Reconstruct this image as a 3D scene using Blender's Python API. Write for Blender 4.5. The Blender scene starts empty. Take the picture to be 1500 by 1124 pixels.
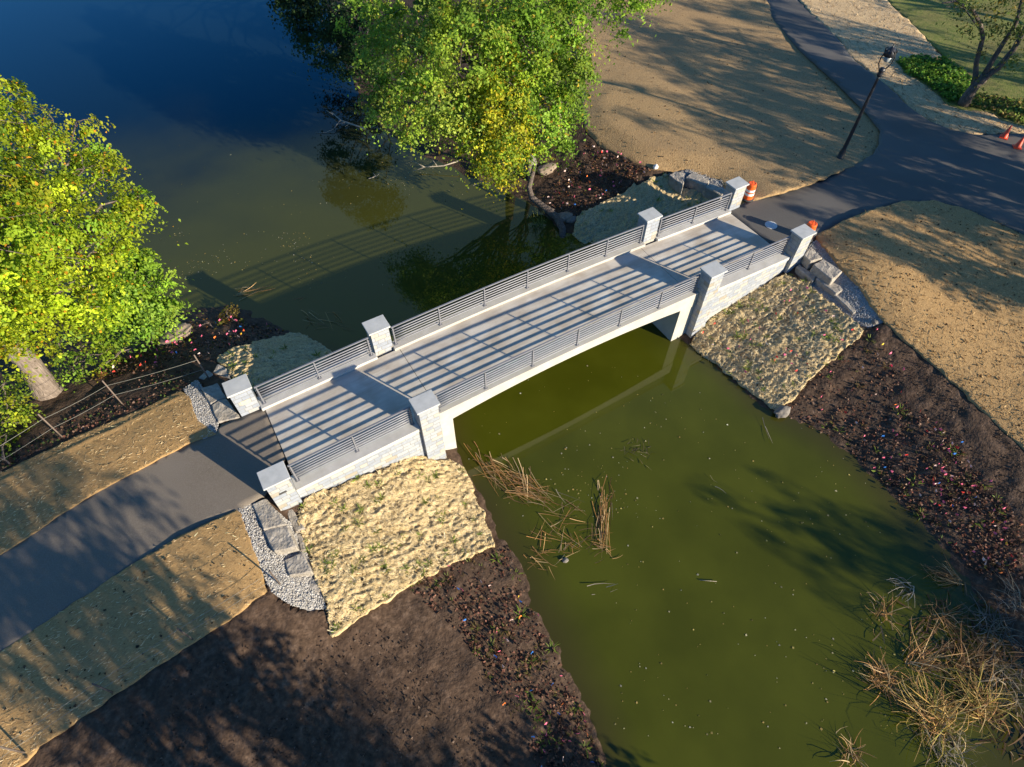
import bpy, bmesh, math, random
import numpy as np
from mathutils import Matrix, Vector, geometry

rng = np.random.default_rng(11)
random.seed(11)
SC = bpy.context.scene
COL = SC.collection
R = math.radians

# ------------------------------------------------------------------ camera
CAM = np.array([-10.612, -14.478, 19.026])
YAW, PITCH, ROLL, FPX = 1.0289, 0.9235, 0.0033, 893.8      # FPX for a 1500 px wide frame


def _rot():
    cy, sy, cp, sp = math.cos(YAW), math.sin(YAW), math.cos(PITCH), math.sin(PITCH)
    f = np.array([cy * cp, sy * cp, -sp])
    r = np.array([sy, -cy, 0.0])
    u = np.cross(r, f)
    c, s = math.cos(ROLL), math.sin(ROLL)
    return np.array([c * r + s * u, -s * r + c * u, f])


RM = _rot()
cam = bpy.data.cameras.new('camera')
cam.sensor_width = 36.0
cam.lens = 36.0 * FPX / 1500.0
cam.clip_start, cam.clip_end = 0.1, 2000.0
cam_ob = bpy.data.objects.new('camera', cam)
M = Matrix((list(RM[0]), list(RM[1]), list(-RM[2]))).transposed().to_4x4()
M.translation = Vector(CAM)
cam_ob.matrix_world = M
COL.objects.link(cam_ob)
SC.camera = cam_ob

# ------------------------------------------------------------------ sky, sun, exposure
SUN_EL, SUN_AZ = 17.6, -63.7            # degrees; azimuth counted from +X, counter-clockwise
world = bpy.data.worlds.new('World')
SC.world = world
world.use_nodes = True
wn, wl = world.node_tree.nodes, world.node_tree.links
bg = wn['Background']
sky = wn.new('ShaderNodeTexSky')
sky.sky_type = 'NISHITA'
sky.sun_disc = False
sky.sun_elevation = R(SUN_EL)
sky.sun_rotation = R(90.0 - SUN_AZ)
sky.air_density, sky.dust_density, sky.ozone_density = 1.0, 0.6, 2.5
bg.inputs['Strength'].default_value = 0.066
# thin cloud banks over the pond side of the sky
tc = wn.new('ShaderNodeTexCoord')
sep = wn.new('ShaderNodeSeparateXYZ')
wl.new(tc.outputs['Generated'], sep.inputs[0])
mp = wn.new('ShaderNodeMapping')
mp.inputs['Scale'].default_value = (1.6, 1.6, 6.0)
wl.new(tc.outputs['Generated'], mp.inputs[0])
cn = wn.new('ShaderNodeTexNoise')
cn.inputs['Scale'].default_value = 2.2
cn.inputs['Detail'].default_value = 6
wl.new(mp.outputs[0], cn.inputs['Vector'])
ad = wn.new('ShaderNodeMath'); ad.operation = 'MULTIPLY_ADD'
wl.new(sep.outputs['Z'], ad.inputs[0]); ad.inputs[1].default_value = 4.0
wl.new(cn.outputs['Fac'], ad.inputs[2])
mr = wn.new('ShaderNodeMapRange'); mr.interpolation_type = 'SMOOTHSTEP'
mr.inputs['From Min'].default_value = 2.20; mr.inputs['From Max'].default_value = 2.75
wl.new(ad.outputs[0], mr.inputs['Value'])
# the banks stand over the far (north) side of the pond only
mrn = wn.new('ShaderNodeMapRange'); mrn.interpolation_type = 'SMOOTHSTEP'
mrn.inputs['From Min'].default_value = 0.05; mrn.inputs['From Max'].default_value = 0.45
wl.new(sep.outputs['Y'], mrn.inputs['Value'])
mr2 = wn.new('ShaderNodeMapRange'); mr2.interpolation_type = 'SMOOTHSTEP'
mr2.inputs['From Min'].default_value = 0.92; mr2.inputs['From Max'].default_value = 0.70
wl.new(sep.outputs['Z'], mr2.inputs['Value'])
cm = wn.new('ShaderNodeMath'); cm.operation = 'MULTIPLY'
wl.new(mr.outputs[0], cm.inputs[0]); wl.new(mr2.outputs[0], cm.inputs[1])
cm2 = wn.new('ShaderNodeMath'); cm2.operation = 'MULTIPLY'
cm3 = wn.new('ShaderNodeMath'); cm3.operation = 'MULTIPLY'; wl.new(cm.outputs[0], cm3.inputs[0]); wl.new(mrn.outputs[0], cm3.inputs[1])
wl.new(cm3.outputs[0], cm2.inputs[0]); cm2.inputs[1].default_value = 0.8
mx = wn.new('ShaderNodeMixRGB')
wl.new(cm2.outputs[0], mx.inputs[0])
hs = wn.new('ShaderNodeHueSaturation'); hs.inputs['Saturation'].default_value = 1.42; hs.inputs['Value'].default_value = 1.22
wl.new(sky.outputs[0], hs.inputs['Color'])
tn = wn.new('ShaderNodeMixRGB'); tn.blend_type = 'MULTIPLY'; tn.inputs[0].default_value = 1.0
tn.inputs[2].default_value = (0.66, 0.86, 1.12, 1)          # clear deep blue autumn sky
wl.new(hs.outputs[0], tn.inputs[1])
wl.new(tn.outputs[0], mx.inputs[1])
mx.inputs[2].default_value = (2.4, 3.9, 4.3, 1)
wl.new(mx.outputs[0], bg.inputs['Color'])

sun = bpy.data.lights.new('sun', 'SUN')
sun.energy = 5.0
sun.angle = R(0.55)
sun.color = (1.0, 0.865, 0.665)
sun_ob = bpy.data.objects.new('sun', sun)
sd = Vector((math.cos(R(SUN_EL)) * math.cos(R(SUN_AZ)), math.cos(R(SUN_EL)) * math.sin(R(SUN_AZ)), math.sin(R(SUN_EL))))
sun_ob.rotation_euler = sd.to_track_quat('Z', 'Y').to_euler()
sun_ob.location = sd * 60
COL.objects.link(sun_ob)
SC.view_settings.view_transform = 'Standard'
SC.view_settings.look = 'None'
SC.view_settings.gamma = 1.0
SC.view_settings.exposure = 1.05
SC.render.engine = 'CYCLES'
SC.cycles.max_bounces = 6
SC.cycles.transparent_max_bounces = 6

ZW = -2.75                               # water level


# ------------------------------------------------------------------ small helpers
def tag(o, label=None, cat=None, group=None, kind=None):
    if label: o['label'] = label
    if cat: o['category'] = cat
    if group: o['group'] = group
    if kind: o['kind'] = kind
    return o


def empty(name, loc, label, cat, group=None, rz=0.0):
    o = bpy.data.objects.new(name, None)
    o.empty_display_size = 0.3
    COL.objects.link(o)
    o.location = loc
    o.rotation_euler = (0, 0, rz)
    return tag(o, label, cat, group)


def link(name, me, mat, parent=None, smooth=False):
    if mat is not None:
        for m in (mat if isinstance(mat, (list, tuple)) else [mat]):
            me.materials.append(m)
    if smooth:
        me.polygons.foreach_set('use_smooth', np.ones(len(me.polygons), dtype=bool))
    o = bpy.data.objects.new(name, me)
    COL.objects.link(o)
    if parent is not None:
        o.parent = parent
    return o


def np_mesh(name, V, F, col=None):
    """V (n,3), F (m,k) with one k"""
    me = bpy.data.meshes.new(name)
    V = np.asarray(V, dtype=np.float32); F = np.asarray(F, dtype=np.int32)
    me.vertices.add(len(V)); me.vertices.foreach_set('co', V.ravel())
    m, k = F.shape
    me.loops.add(m * k); me.loops.foreach_set('vertex_index', F.ravel())
    me.polygons.add(m); me.polygons.foreach_set('loop_start', np.arange(0, m * k, k, dtype=np.int32))
    me.update(calc_edges=True)
    if col is not None:
        a = me.color_attributes.new('Col', 'FLOAT_COLOR', 'POINT')
        c = np.ones((len(V), 4), dtype=np.float32); c[:, :3] = col
        a.data.foreach_set('color', c.ravel())
    return me


class MB:
    """collects simple solids into ONE mesh"""
    def __init__(s): s.v = []; s.f = []; s.mi = []; s.m = 0
    def add(s, vs, fs):
        n = len(s.v); s.v += [tuple(p) for p in vs]
        for f in fs: s.f.append(tuple(i + n for i in f)); s.mi.append(s.m)
        return s
    def box(s, x0, x1, y0, y1, z0, z1):
        return s.add([(x0, y0, z0), (x1, y0, z0), (x1, y1, z0), (x0, y1, z0), (x0, y0, z1), (x1, y0, z1), (x1, y1, z1), (x0, y1, z1)],
                     [(3, 2, 1, 0), (4, 5, 6, 7), (0, 1, 5, 4), (1, 2, 6, 5), (2, 3, 7, 6), (3, 0, 4, 7)])
    def strip(s, xs, y0, y1, zb, zt):
        """a beam along x with changing bottom and top"""
        n = len(xs); vs = []
        for x, b, t in zip(xs, zb, zt):
            vs += [(x, y0, b), (x, y1, b), (x, y1, t), (x, y0, t)]
        fs = [(0, 3, 2, 1), (4 * n - 4, 4 * n - 3, 4 * n - 2, 4 * n - 1)]
        for i in range(n - 1):
            a = 4 * i; b = a + 4
            for j in range(4):
                k = (j + 1) % 4
                fs.append((a + j, a + k, b + k, b + j))
        return s.add(vs, fs)
    def tube(s, pts, rad, n=8, cap=True):
        pts = [Vector(p) for p in pts]
        if not hasattr(rad, '__len__'): rad = [rad] * len(pts)
        vs, fs = [], []
        d0 = (pts[1] - pts[0]).normalized()
        up = Vector((0, 0, 1)) if abs(d0.z) < .9 else Vector((1, 0, 0))
        u = d0.cross(up).normalized()
        for i, p in enumerate(pts):
            d = (pts[min(i + 1, len(pts) - 1)] - pts[max(i - 1, 0)]).normalized()
            u = (u - d * u.dot(d)).normalized(); w = d.cross(u)
            for k in range(n):
                a = 2 * math.pi * k / n
                vs.append(p + (u * math.cos(a) + w * math.sin(a)) * rad[i])
        for i in range(len(pts) - 1):
            for k in range(n):
                k2 = (k + 1) % n
                fs.append((i * n + k, i * n + k2, (i + 1) * n + k2, (i + 1) * n + k))
        if cap:
            fs.append(tuple(range(n - 1, -1, -1))); fs.append(tuple((len(pts) - 1) * n + k for k in range(n)))
        return s.add(vs, fs)
    def lathe(s, prof, c=(0, 0, 0), n=24):
        vs, fs = [], []
        for r, z in prof:
            for k in range(n):
                a = 2 * math.pi * k / n
                vs.append((c[0] + r * math.cos(a), c[1] + r * math.sin(a), c[2] + z))
        for i in range(len(prof) - 1):
            for k in range(n):
                k2 = (k + 1) % n
                fs.append((i * n + k, i * n + k2, (i + 1) * n + k2, (i + 1) * n + k))
        fs.append(tuple(range(n - 1, -1, -1))); fs.append(tuple((len(prof) - 1) * n + k for k in range(n)))
        return s.add(vs, fs)
    def mesh(s, name):
        me = bpy.data.meshes.new(name); me.from_pydata(s.v, [], s.f)
        me.polygons.foreach_set('material_index', s.mi); me.update()
        return me
    def build(s, name, mat, parent=None, smooth=False, bevel=0.0):
        o = link(name, s.mesh(name), mat, parent, smooth)
        if bevel:
            b = o.modifiers.new('bevel', 'BEVEL'); b.width = bevel; b.segments = 2; b.limit_method = 'ANGLE'; b.angle_limit = R(40)
        return o


# ------------------------------------------------------------------ noise
def _h(ix, iy, seed):
    n = (ix.astype(np.int64) * 374761393 + iy.astype(np.int64) * 668265263 + seed * 974634777) & 0x7fffffff
    n = ((n ^ (n >> 13)) * 1274126177) & 0x7fffffff
    n = n ^ (n >> 16)
    return (n & 0xffff) / 32767.5 - 1.0


def vnoise(x, y, seed=0):
    x = np.asarray(x, float); y = np.asarray(y, float)
    ix, iy = np.floor(x), np.floor(y); fx, fy = x - ix, y - iy
    fx = fx * fx * fx * (fx * (fx * 6 - 15) + 10); fy = fy * fy * fy * (fy * (fy * 6 - 15) + 10)
    a, b = _h(ix, iy, seed), _h(ix + 1, iy, seed)
    c, d = _h(ix, iy + 1, seed), _h(ix + 1, iy + 1, seed)
    return (a * (1 - fx) + b * fx) * (1 - fy) + (c * (1 - fx) + d * fx) * fy


def fbm(x, y, seed=0, octv=4, gain=.5):
    t, a, s = 0.0, 1.0, 0.0
    for i in range(octv):
        t = t + a * vnoise(x * 2 ** i + 17.3 * i, y * 2 ** i - 9.1 * i, seed + i); s += a; a *= gain
    return t / s


# ------------------------------------------------------------------ rays of the photograph -> points of the ground
def ray(px, py):
    px = np.asarray(px, float); py = np.asarray(py, float)
    q = np.stack([(px - 750) / FPX, -(py - 562) / FPX, np.ones_like(px)], -1)
    return q @ RM


def at_z(px, py, z):
    d = ray(px, py); t = (z - CAM[2]) / d[..., 2]
    return CAM + t[..., None] * d


# control heights of the terrain: pixel of the photograph, height in metres
CTRL = [
    # left road and straw strips
    (0, 880, -.27), (150, 780, -.25), (330, 690, -.22), (380, 640, -.2), (-60, 930, -.27), (395, 660, -.2),
    (272, 575, -.3), (127, 632, -.35), (0, 693, -.4), (-60, 740, -.4), (310, 600, -.25), (300, 640, -.22), (93, 749, -.25), (0, 811, -.27),
    (350, 749, -.22), (177, 839, -.25), (0, 956, -.27), (370, 745, -.24),
    (388, 866, -.4), (287, 939, -.42), (180, 1009, -.42), (37, 1116, -.42), (-60, 1180, -.42), (375, 800, -.25),
    # upper left bank
    (230, 545, -.95), (150, 580, -.8), (60, 600, -.75), (0, 640, -.65), (290, 552, -.6), (320, 530, -.9), (250, 510, -1.6), (300, 500, -1.9),
    (480, 515, -2.75), (428, 490, -2.75), (390, 470, -2.75), (340, 450, -2.75), (290, 455, -2.75), (240, 468, -2.7), (180, 480, -2.75), (100, 460, -2.75), (0, 440, -2.75),
    (350, 512, -1.3), (400, 500, -2.1),
    # near left mat
    (441, 738, -.72), (530, 699, -1.12), (615, 669, -1.7), (658, 674, -2.6), (690, 705, -2.7), (720, 780, -2.68), (745, 792, -2.78),
    (455, 800, -.95), (480, 885, -1.0), (487, 930, -1.2), (600, 860, -1.95), (600, 760, -1.75), (520, 800, -1.3), (540, 760, -1.35), (425, 880, -.65),
    # lower left soil
    (400, 900, -.55), (300, 1000, -.6), (300, 1124, -.85), (500, 1000, -1.35), (600, 1124, -1.5), (700, 1000, -2.15), (100, 1124, -.5),
    (765, 850, -2.75), (805, 930, -2.75), (850, 1020, -2.75), (893, 1124, -2.75), (950, 1300, -2.75), (700, 1200, -2.0), (400, 1250, -1.1),
    # right mat
    (1151, 401, -1.2), (1100, 425, -1.7), (1030, 475, -2.3), (1005, 505, -2.8), (1060, 540, -2.72), (1135, 602, -2.72),
    (1262, 487, -1.15), (1190, 420, -1.15), (1225, 450, -1.12), (1200, 530, -1.75), (1120, 500, -2.0), (1170, 470, -1.55),
    # right shore and bank
    (1160, 612, -2.76), (1230, 652, -2.76), (1300, 720, -2.76), (1370, 788, -2.76), (1405, 835, -2.76), (1440, 885, -2.76), (1480, 940, -2.76), (1500, 1000, -2.76), (1500, 1130, -2.76), (1490, 1250, -2.76),
    (1290, 475, -.85), (1322, 492, -.85), (1400, 562, -1.15), (1500, 657, -1.4), (1580, 730, -1.5), (1300, 560, -1.65), (1400, 680, -1.95), (1490, 780, -2.15), (1560, 860, -2.2), (1600, 1000, -2.3),
    # right plateau
    (1200, 350, -.46), (1290, 260, -.44), (1400, 450, -.65), (1500, 350, -.48), (1480, 520, -.95), (1230, 232, -.42), (1470, 201, -.44), (1150, 20, -.42), (1300, 0, -.35), (1500, 0, -.25), (1450, 120, -.38),
    (900, 60, -.42), (1050, 150, -.42), (960, 244, -.6), (1010, 248, -.5), (1090, 285, -.46), (1110, 320, -.46), (1150, 335, -.46), (1600, 500, -.8), (870, -40, -.42), (1255, 420, -.55), (1215, 370, -.46),
    # far right bank
    (985, 272, -1.15), (1030, 295, -1.25), (940, 320, -2.1), (850, 330, -2.5), (838, 345, -2.75), (900, 350, -2.75), (860, 200, -.6), (915, 235, -.7), (890, 275, -1.7), (810, 300, -2.5),
    (782, 300, -2.75), (735, 278, -2.75), (650, 243, -2.75), (575, 200, -2.75), (525, 140, -2.75), (500, 70, -2.75), (480, 0, -2.75), (470, -60, -2.75), (800, 150, -.8), (650, 130, -1.4), (700, 30, -.7), (600, 20, -1.2),
    # pond bed
    (900, 700, -3.6), (1100, 800, -3.6), (900, 900, -3.3), (1000, 1050, -3.5), (760, 620, -3.4), (920, 520, -3.4), (1050, 620, -3.3), (1200, 800, -3.4), (1250, 1000, -3.4), (1020, 1250, -3.5),
    (600, 420, -3.4), (760, 360, -3.4), (450, 300, -3.6), (300, 150, -3.6), (150, 50, -3.6), (600, 300, -3.5), (0, 250, -3.6), (350, 380, -3.4), (350, 0, -3.6), (0, -60, -3.6), (560, 480, -3.3), (200, 380, -3.3), (700, 480, -3.4), (850, 460, -3.4),
]
_c = np.array(CTRL)
CP = at_z(_c[:, 0], _c[:, 1], _c[:, 2])
_ext = np.array([(-60, -40, -.5), (-60, 0, -.4), (-30, -40, -1.0), (-12, -40, -2.2), (4, -45, -3), (22, -40, -2.0), (40, -30, -.5), (80, -20, -.4), (90, 30, -.3), (80, 90, -.3),
                 (30, 100, -.6), (10, 110, -3), (-20, 110, -3.4), (-60, 90, -3.4), (-60, 50, -3.4), (-60, 25, -2.9), (-45, 10, -.6), (12, -30, -3.0), (45, 60, -.4), (22, 60, -.5), (14, 60, -2.75), (60, 0, -.4)], float)
CP = np.vstack([CP, _ext])


def _k(r2):
    return np.where(r2 > 1e-12, r2 * np.log(np.maximum(r2, 1e-12)), 0.0)


_sc = 20.0
_XY = CP[:, :2] / _sc
_n = len(CP)
_A = np.zeros((_n + 3, _n + 3))
_A[:_n, :_n] = _k(((_XY[:, None] - _XY[None]) ** 2).sum(-1)) + np.eye(_n) * 2e-3
_A[:_n, _n] = 1; _A[:_n, _n + 1:] = _XY
_A[_n:, :_n] = _A[:_n, _n:].T
_W = np.linalg.solve(_A, np.concatenate([CP[:, 2], np.zeros(3)]))


def H(x, y):
    x = np.asarray(x, float); y = np.asarray(y, float)
    sh = x.shape; q = np.stack([x.ravel(), y.ravel()], -1) / _sc
    out = np.empty(len(q))
    for i in range(0, len(q), 20000):
        p = q[i:i + 20000]
        out[i:i + 20000] = _k(((p[:, None] - _XY[None]) ** 2).sum(-1)) @ _W[:_n] + _W[_n] + p @ _W[_n + 1:]
    return np.clip(out, -4.0, -0.15).reshape(sh)


def at(px, py, hf=None, dz=0.0):
    """the ground point seen at this pixel of the photograph"""
    hf = hf or H
    px = np.atleast_1d(np.asarray(px, float)); py = np.atleast_1d(np.asarray(py, float))
    d = ray(px, py)
    t0 = (1.5 - CAM[2]) / d[:, 2]; t1 = (-4.2 - CAM[2]) / d[:, 2]
    for _ in range(30):
        tm = (t0 + t1) / 2; P = CAM + tm[:, None] * d
        above = P[:, 2] > hf(P[:, 0], P[:, 1]) + dz
        t0 = np.where(above, tm, t0); t1 = np.where(above, t1, tm)
    return CAM + ((t0 + t1) / 2)[:, None] * d


def road_left(x, y): return -.15 - .013 * np.clip(-11.9 - np.asarray(x, float), 0, 7)
def road_right(x, y): return np.full(np.shape(x), -.385)


def in_poly(x, y, poly):
    x = np.asarray(x, float); y = np.asarray(y, float); ins = np.zeros(x.shape, bool)
    n = len(poly)
    for i in range(n):
        x0, y0 = poly[i]; x1, y1 = poly[(i + 1) % n]
        c = ((y0 > y) != (y1 > y))
        if y1 != y0:
            ins ^= c & (x < (x1 - x0) * (y - y0) / (y1 - y0) + x0)
    return ins


# ------------------------------------------------------------------ materials
def mat(name):
    m = bpy.data.materials.new(name); m.use_nodes = True
    return m, m.node_tree.nodes, m.node_tree.links, m.node_tree.nodes['Principled BSDF']


def ramp(nd, stops):
    e = nd.color_ramp.elements
    while len(e) > 1: e.remove(e[-1])
    for i, (p, c) in enumerate(stops):
        el = e[0] if i == 0 else e.new(p)
        el.position = p; el.color = (*c, 1)


def surf(name, stops, scale=3.0, detail=6, rough=.85, bump=0.0, bscale=20.0, stretch=(1, 1, 1), rot=0.0, spec=.3, big=None, coords='Object', bdist=.02, metallic=0.0):
    """noise-coloured surface with a bump; big=(scale, amount, colour) lays a second large-scale tone over it"""
    m, N, L, P = mat(name)
    tcn = N.new('ShaderNodeTexCoord'); mpn = N.new('ShaderNodeMapping')
    L.new(tcn.outputs[coords], mpn.inputs[0])
    mpn.inputs['Rotation'].default_value = (0, 0, rot); mpn.inputs['Scale'].default_value = stretch
    nz = N.new('ShaderNodeTexNoise'); nz.inputs['Scale'].default_value = scale; nz.inputs['Detail'].default_value = detail
    nz.inputs['Roughness'].default_value = .65
    L.new(mpn.outputs[0], nz.inputs['Vector'])
    cr = N.new('ShaderNodeValToRGB'); ramp(cr, stops); L.new(nz.outputs['Fac'], cr.inputs[0])
    colr = cr.outputs[0]
    if big:
        n2 = N.new('ShaderNodeTexNoise'); n2.inputs['Scale'].default_value = big[0]; n2.inputs['Detail'].default_value = 4
        L.new(tcn.outputs[coords], n2.inputs['Vector'])
        r2 = N.new('ShaderNodeMapRange'); r2.inputs['From Min'].default_value = .42; r2.inputs['From Max'].default_value = .68
        r2.inputs['To Max'].default_value = big[1]
        L.new(n2.outputs['Fac'], r2.inputs['Value'])
        mxn = N.new('ShaderNodeMixRGB'); L.new(r2.outputs[0], mxn.inputs[0]); L.new(colr, mxn.inputs[1]); mxn.inputs[2].default_value = (*big[2], 1)
        colr = mxn.outputs[0]
    L.new(colr, P.inputs['Base Color'])
    P.inputs['Roughness'].default_value = rough; P.inputs['Specular IOR Level'].default_value = spec; P.inputs['Metallic'].default_value = metallic
    if bump:
        nb = N.new('ShaderNodeTexNoise'); nb.inputs['Scale'].default_value = bscale; nb.inputs['Detail'].default_value = 5
        L.new(mpn.outputs[0], nb.inputs['Vector'])
        b = N.new('ShaderNodeBump'); b.inputs['Strength'].default_value = bump; b.inputs['Distance'].default_value = bdist
        L.new(nb.outputs['Fac'], b.inputs['Height']); L.new(b.outputs[0], P.inputs['Normal'])
    return m


def flat(name, c, rough=.5, metallic=0.0, spec=.5):
    return surf(name, [(.3, tuple(v * .86 for v in c)), (.7, tuple(min(1, v * 1.1) for v in c))], 6, 5, rough, .12, 40, spec=spec, bdist=.004, metallic=metallic)


def leaf_mat(name, transl=.4, rough=.6):
    m, N, L, P = mat(name)
    a = N.new('ShaderNodeVertexColor'); a.layer_name = 'Col'
    L.new(a.outputs[0], P.inputs['Base Color'])
    P.inputs['Roughness'].default_value = rough; P.inputs['Specular IOR Level'].default_value = .3
    t = N.new('ShaderNodeBsdfTranslucent')
    L.new(a.outputs[0], t.inputs['Color'])
    mxs = N.new('ShaderNodeMixShader'); mxs.inputs[0].default_value = transl
    out = [n for n in N if n.type == 'OUTPUT_MATERIAL'][0]
    L.new(P.outputs[0], mxs.inputs[1]); L.new(t.outputs[0], mxs.inputs[2]); L.new(mxs.outputs[0], out.inputs[0])
    return m


def stone_mat(name):
    m, N, L, P = mat(name)
    tcn = N.new('ShaderNodeTexCoord'); s = N.new('ShaderNodeSeparateXYZ'); L.new(tcn.outputs['Object'], s.inputs[0])
    ax = N.new('ShaderNodeMath'); L.new(s.outputs['X'], ax.inputs[0]); L.new(s.outputs['Y'], ax.inputs[1])
    c = N.new('ShaderNodeCombineXYZ'); L.new(ax.outputs[0], c.inputs['X']); L.new(s.outputs['Z'], c.inputs['Y'])
    # uneven courses: wobble the coordinates a little in large steps
    b = N.new('ShaderNodeTexBrick')
    b.offset = .37; b.offset_frequency = 2; b.squash = .62; b.squash_frequency = 3
    b.inputs['Scale'].default_value = 1.0; b.inputs['Brick Width'].default_value = .46; b.inputs['Row Height'].default_value = .205
    b.inputs['Mortar Size'].default_value = .010; b.inputs['Mortar Smooth'].default_value = .3; b.inputs['Bias'].default_value = 0
    b.inputs['Color1'].default_value = (0, 0, 0, 1); b.inputs['Color2'].default_value = (1, 1, 1, 1); b.inputs['Mortar'].default_value = (.5, .5, .5, 1)
    L.new(c.outputs[0], b.inputs['Vector'])
    cr = N.new('ShaderNodeValToRGB')
    ramp(cr, [(0, (.265, .295, .345)), (.22, (.335, .36, .39)), (.42, (.375, .375, .36)), (.56, (.285, .315, .365)), (.72, (.385, .37, .33)), (.84, (.325, .35, .38)), (.94, (.32, .29, .235))])
    cr.color_ramp.interpolation = 'CONSTANT'
    L.new(b.outputs['Color'], cr.inputs[0])
    nz = N.new('ShaderNodeTexNoise'); nz.inputs['Scale'].default_value = 7; nz.inputs['Detail'].default_value = 7
    L.new(tcn.outputs['Object'], nz.inputs['Vector'])
    r1 = N.new('ShaderNodeMapRange'); r1.inputs['To Min'].default_value = .72; r1.inputs['To Max'].default_value = 1.2; L.new(nz.outputs['Fac'], r1.inputs['Value'])
    mu = N.new('ShaderNodeMixRGB'); mu.blend_type = 'MULTIPLY'; mu.inputs[0].default_value = 1
    L.new(cr.outputs[0], mu.inputs[1]); L.new(r1.outputs[0], mu.inputs[2])
    mo = N.new('ShaderNodeMixRGB'); L.new(b.outputs['Fac'], mo.inputs[0]); L.new(mu.outputs[0], mo.inputs[1]); mo.inputs[2].default_value = (.22, .215, .20, 1)
    L.new(mo.outputs[0], P.inputs['Base Color']); P.inputs['Roughness'].default_value = .85
    sb = N.new('ShaderNodeMath'); sb.operation = 'SUBTRACT'; L.new(nz.outputs['Fac'], sb.inputs[0]); L.new(b.outputs['Fac'], sb.inputs[1])
    bp = N.new('ShaderNodeBump'); bp.inputs['Strength'].default_value = .6; bp.inputs['Distance'].default_value = .03
    L.new(sb.outputs[0], bp.inputs['Height']); L.new(bp.outputs[0], P.inputs['Normal'])
    return m


MT = {}
MT['soil'] = surf('soil', [(.3, (.035, .021, .013)), (.5, (.075, .047, .030)), (.62, (.115, .075, .050)), (.75, (.18, .125, .088))], 5, 9, .95, .7, 9, big=(.35, .5, (.055, .033, .022)), bdist=.06)
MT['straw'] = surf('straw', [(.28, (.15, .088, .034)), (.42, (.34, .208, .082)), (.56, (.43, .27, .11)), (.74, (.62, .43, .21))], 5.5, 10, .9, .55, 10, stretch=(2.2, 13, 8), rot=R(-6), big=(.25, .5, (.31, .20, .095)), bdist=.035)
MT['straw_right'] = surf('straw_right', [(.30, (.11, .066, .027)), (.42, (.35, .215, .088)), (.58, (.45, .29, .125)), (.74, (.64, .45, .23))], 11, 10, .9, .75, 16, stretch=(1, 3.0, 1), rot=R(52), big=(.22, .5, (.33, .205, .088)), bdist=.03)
MT['straw_far'] = surf('straw_far', [(.30, (.10, .062, .03)), (.42, (.30, .195, .09)), (.58, (.40, .27, .13)), (.76, (.54, .39, .2))], 9, 10, .9, .8, 14, stretch=(1, 1.6, 1), rot=R(20), big=(.18, .5, (.30, .20, .10)), bdist=.05)  # browner and greyer straw, the field's shade mixed into the colour
MT['straw_pale'] = surf('straw_pale', [(.30, (.18, .115, .055)), (.42, (.48, .34, .18)), (.58, (.60, .44, .25)), (.75, (.72, .56, .34))], 8, 10, .9, .9, 11, stretch=(1, 2.2, 1), rot=R(30), bdist=.05)
MT['blanket'] = surf('blanket', [(.30, (.10, .068, .03)), (.39, (.36, .265, .13)), (.52, (.58, .455, .25)), (.74, (.74, .62, .39))], 10, 9, .95, .9, 15, stretch=(1.2, 2.6, 2), rot=R(-10), big=(1.3, .4, (.42, .30, .13)), bdist=.05)
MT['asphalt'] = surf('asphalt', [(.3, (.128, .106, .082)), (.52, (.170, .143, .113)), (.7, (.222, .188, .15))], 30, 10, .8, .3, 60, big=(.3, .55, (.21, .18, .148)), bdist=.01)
MT['asphalt_shaded'] = surf('asphalt_shaded', [(.3, (.070, .064, .058)), (.52, (.10, .093, .084)), (.7, (.14, .13, .117))], 26, 10, .75, .3, 60, big=(.22, .6, (.14, .13, .117)), bdist=.01)  # darker copy of the asphalt, tree shade put into its colour
MT['gravel'] = surf('gravel', [(.3, (.20, .19, .175)), (.5, (.34, .33, .31)), (.7, (.48, .465, .44))], 22, 6, .9, 1.0, 16, bdist=.05)
MT['concrete'] = surf('concrete', [(.3, (.40, .38, .34)), (.55, (.48, .46, .42)), (.75, (.54, .52, .48))], 1.3, 9, .8, .15, 35, big=(.7, .75, (.36, .325, .27)), bdist=.006)
MT['deck'] = surf('deck_concrete', [(.3, (.37, .33, .27)), (.48, (.50, .465, .40)), (.72, (.61, .575, .505))], 2.2, 10, .8, .15, 35, stretch=(.22, 1.7, 1), big=(.9, .8, (.36, .305, .24)), bdist=.006)
MT['fascia'] = surf('fascia_concrete', [(.3, (.40, .38, .33)), (.6, (.46, .445, .40)), (.8, (.52, .505, .46))], 1.6, 8, .8, .15, 30, bdist=.006)
MT['curb'] = surf('curb_concrete', [(.3, (.42, .41, .38)), (.6, (.50, .49, .46)), (.8, (.56, .55, .52))], 2.5, 8, .8, .12, 40, bdist=.006)
MT['cap'] = surf('cap_limestone', [(.3, (.40, .41, .40)), (.55, (.47, .48, .47)), (.8, (.54, .54, .52))], 3, 8, .75, .2, 14, bdist=.008)
MT['stone'] = stone_mat('ashlar_stone')
MT['steel'] = flat('galvanised_steel', (.20, .205, .23), .5, .2)
MT['dark_gap'] = flat('dark_recess', (.05, .05, .05), .9)
MT['plaque'] = flat('plaque_stone', (.52, .46, .36), .8)
MT['block'] = surf('limestone_block', [(.28, (.20, .175, .145)), (.5, (.33, .30, .255)), (.7, (.44, .41, .36))], 5, 9, .9, .9, 11, bdist=.05, big=(1.1, .4, (.27, .235, .19)))
MT['boulder'] = surf('boulder', [(.3, (.12, .11, .097)), (.7, (.23, .212, .188))], 4, 8, .9, .5, 9, bdist=.04)
MT['brown_rock'] = surf('brown_rock', [(.3, (.16, .12, .09)), (.7, (.34, .27, .20))], 4, 8, .9, .6, 9, bdist=.04)
MT['iron'] = flat('black_iron', (.018, .02, .026), .4)
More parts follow.
